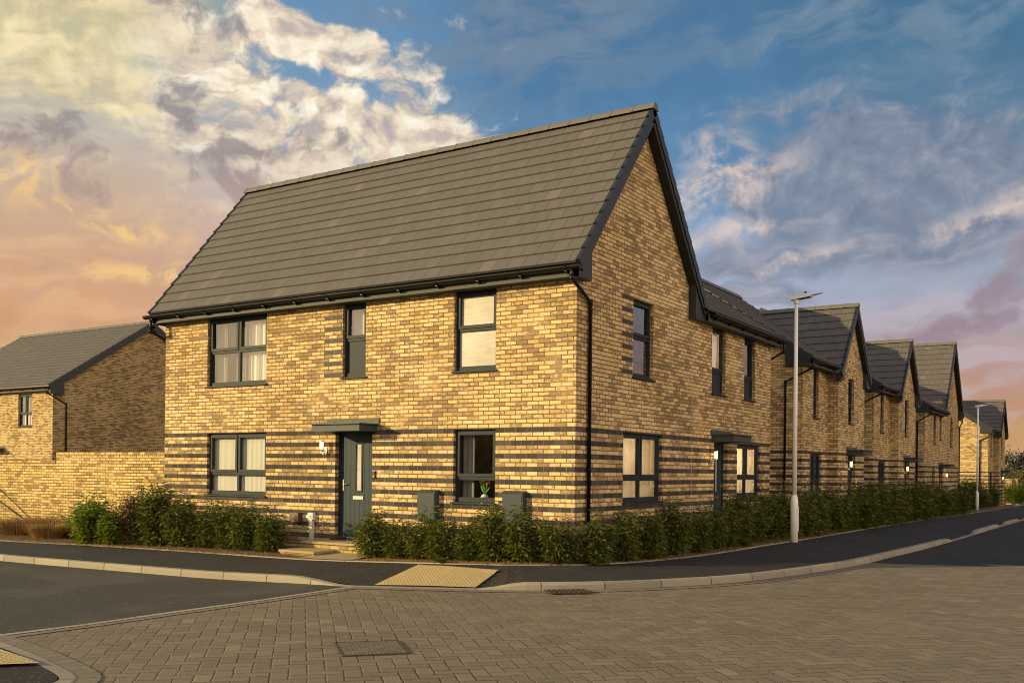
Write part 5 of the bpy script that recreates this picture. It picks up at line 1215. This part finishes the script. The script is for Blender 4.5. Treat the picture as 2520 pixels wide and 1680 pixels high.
tuft(-14.1, -1.3, -.25, .60, .46, 1500, 5, 'dry orange grass tuft partly cut off by the left picture edge'); tuft(-13.3, -1.0, -.25, .60, .50, 1500, 1, 'dry orange grass tuft at the left edge of the picture'); tuft(-12.45, -1.5, -.25, .50, .40, 1400, 2, 'dry orange grass tuft in front of the others, lowest of the row'); tuft(-11.9, -.9, -.24, .50, .42, 1400, 4, 'dry orange grass tuft, second from the shrubs'); tuft(-11.3, -1.2, -.25, .36, .55, 1000, 3, 'upright reddish grass tuft beside the dark shrub')
tuft(-1.72, -1.36, -.17, .18, .10, 260, 9, 'small bright green weed tuft at the hedge foot behind the tactile paving', 'grass_blade', 'green weeds at the hedge foot'); tuft(.55, -.25, -.13, .2, .12, 260, 10, 'small green weed tuft at the hedge corner', 'grass_blade', 'green weeds at the hedge foot'); tuft(1.12, 5.2, -.14, .22, .16, 300, 11, 'green weed tuft at the hedge foot left of the near street lamp', 'grass_blade', 'green weeds at the hedge foot')
# leaf litter and bark pieces: nobody could count these
mb = MB(); rd = random.Random(4)
def chip(x, y, z):
    a = rd.uniform(0, 6.28); d = Vector((math.cos(a), math.sin(a), rd.uniform(-.2, .5))); leaf(mb, Vector((x, y, z)), d, Vector((rd.uniform(-.5, .5), rd.uniform(-.5, .5), 1)), rd.uniform(.02, .06), rd.uniform(.008, .02))
for k in range(5200):
    f = rd.random() ** 1.7
    if rd.random() < .42: x = rd.uniform(-12.5, -5.7); yb = -1.72 - .10 * (x + 5.09) * -1 * 0 + (-.13 * (-(x + 5.09))) ; y = yb + .05 + f * 1.5
    else: x = rd.uniform(-3.6, .2); y = (-1.56 + .1 * (x + 3.6) if x < -.98 else -1.30 + .53 * (x + .98)) + .06 + f * .9
    if y < -.05: chip(x, y, base(x, y) + .022)
for k in range(1500): y = rd.uniform(.2, 12); x = 1.3 - rd.random() ** 1.6 * .9 - (.5 * max(0, 1 - y / 2)); chip(x, y, base(x, y) + .022)
tag(obj('leaf_litter', mb, 'dry_grass'), 'brown bark chips and dead leaves scattered over the planting beds', 'leaf litter', kind='stuff')
mb = MB(); rd = random.Random(8)
for k in range(5200):
    y = 8 + rd.random() ** 1.3 * 28; x = 1.0 - rd.random() ** 2 * .75; p = Vector((x, y, base(x, y) + .015)); a = rd.uniform(0, 6.28); leaf(mb, p, Vector((math.cos(a) * .5, math.sin(a) * .5, 1)), Vector((1, 0, 0)), rd.uniform(.04, .10), .010)
tag(obj('grass_fringe', mb, 'grass_blade'), 'low grass growing along the foot of the side street hedge', 'grass', kind='stuff')

# ------------------------------------------------------------------ far end of the street
def tree(x, y, z, H, W, seed, lm, label, n=2600, ls=.32, grp='trees beyond the end of the street'):
    rd_ = random.Random(seed); t = thing('tree', label, 'tree', (x, y, z), grp); tr = MB(); cr = MB(); tr.tube([(x, y, z), (x + .1, y, z + H * .3), (x, y + .1, z + H * .55)], [H * .03, H * .022, H * .012], 7); tips = []
    for k in range(14):
        a = rd_.uniform(0, 6.28); r = W * rd_.uniform(.15, .85); h = H * (rd_.uniform(.45, .92) - .28 * (r / W) ** 2); p0 = Vector((x, y, z + H * rd_.uniform(.2, .5))); p1 = Vector((x + r * math.cos(a), y + r * math.sin(a), z + h)); tr.tube([p0, p0.lerp(p1, .5) + Vector((0, 0, .1 * H * .3)), p1], [H * .012, H * .007, H * .003], 5); tips.append(p1)
    for k in range(n):
        c = rd_.choice(tips); v = Vector((rd_.gauss(0, 1), rd_.gauss(0, 1), rd_.gauss(0, .8))); p = c + v * W * .17; d = Vector((rd_.gauss(0, 1), rd_.gauss(0, 1), rd_.gauss(0, 1))); leaf(cr, p, d, Vector((rd_.gauss(0, 1), rd_.gauss(0, 1), 1)), ls * rd_.uniform(.6, 1.3), ls * .6)
    obj('trunk', tr, 'stem_bark', t); obj('crown', cr, lm, t)
tree(-6.2, 150, -.8, 5.7, 3.6, 1, 'dark_far_leaf', 'dark rounded tree above the rest at the far right', 3600, .45)
tree(-4.6, 118, -.8, 3.2, 2.8, 2, 'far_leaf', 'bare golden tree left of the dark rounded one'); tree(-2.2, 112, -.8, 3.0, 2.8, 3, 'far_leaf', 'bare golden tree behind the far garden wall'); tree(.3, 118, -.8, 3.2, 3.0, 4, 'far_leaf', 'bare golden tree at the right edge of the picture')
tree(-1.6, 140, -.8, 4.4, 4.6, 5, 'far_leaf', 'taller dull brown tree behind the golden ones'); tree(-11, 165, -.8, 6.5, 5, 6, 'dark_far_leaf', 'dark tree half hidden by the farthest house'); tree(-2.4, 165, -.8, 5.0, 5.0, 7, 'dark_far_leaf', 'low dark tree right of the dark rounded one')
t = thing('garden_wall', 'distant brick garden wall right of the farthest house', 'wall', (-.6, 72, -.7)); mb = MB(-.7); mb.box(-2.4, -.35, 72, 72.2, -1.0, 1.05); mb.box(-.95, -.75, 71.7, 74, -1, 1.12); obj('brickwork', mb, 'brick_plain', t); mb = MB(); mb.box(-2.42, -.33, 71.98, 72.22, 1.05, 1.12); obj('coping', mb, 'flush_concrete', t)
t = thing('timber_fence', 'dark timber fence beyond the distant garden wall', 'fence', (1, 76, -.7)); mb = MB(); mb.box(-.3, 4, 76, 76.05, -.9, .75); obj('boards', mb, 'timber_dark', t)
mb = MB()
for k in range(6): mb.box(-.3 + k * .85, -.2 + k * .85, 75.93, 76.0, -.9, .8)
obj('posts', mb, 'timber_dark', t)
mb = MB(); mb.box(-3, 1.0, 56.2, 61, -1.2, zr(0, 58) + .165); struct('driveway', mb, 'flush_concrete')
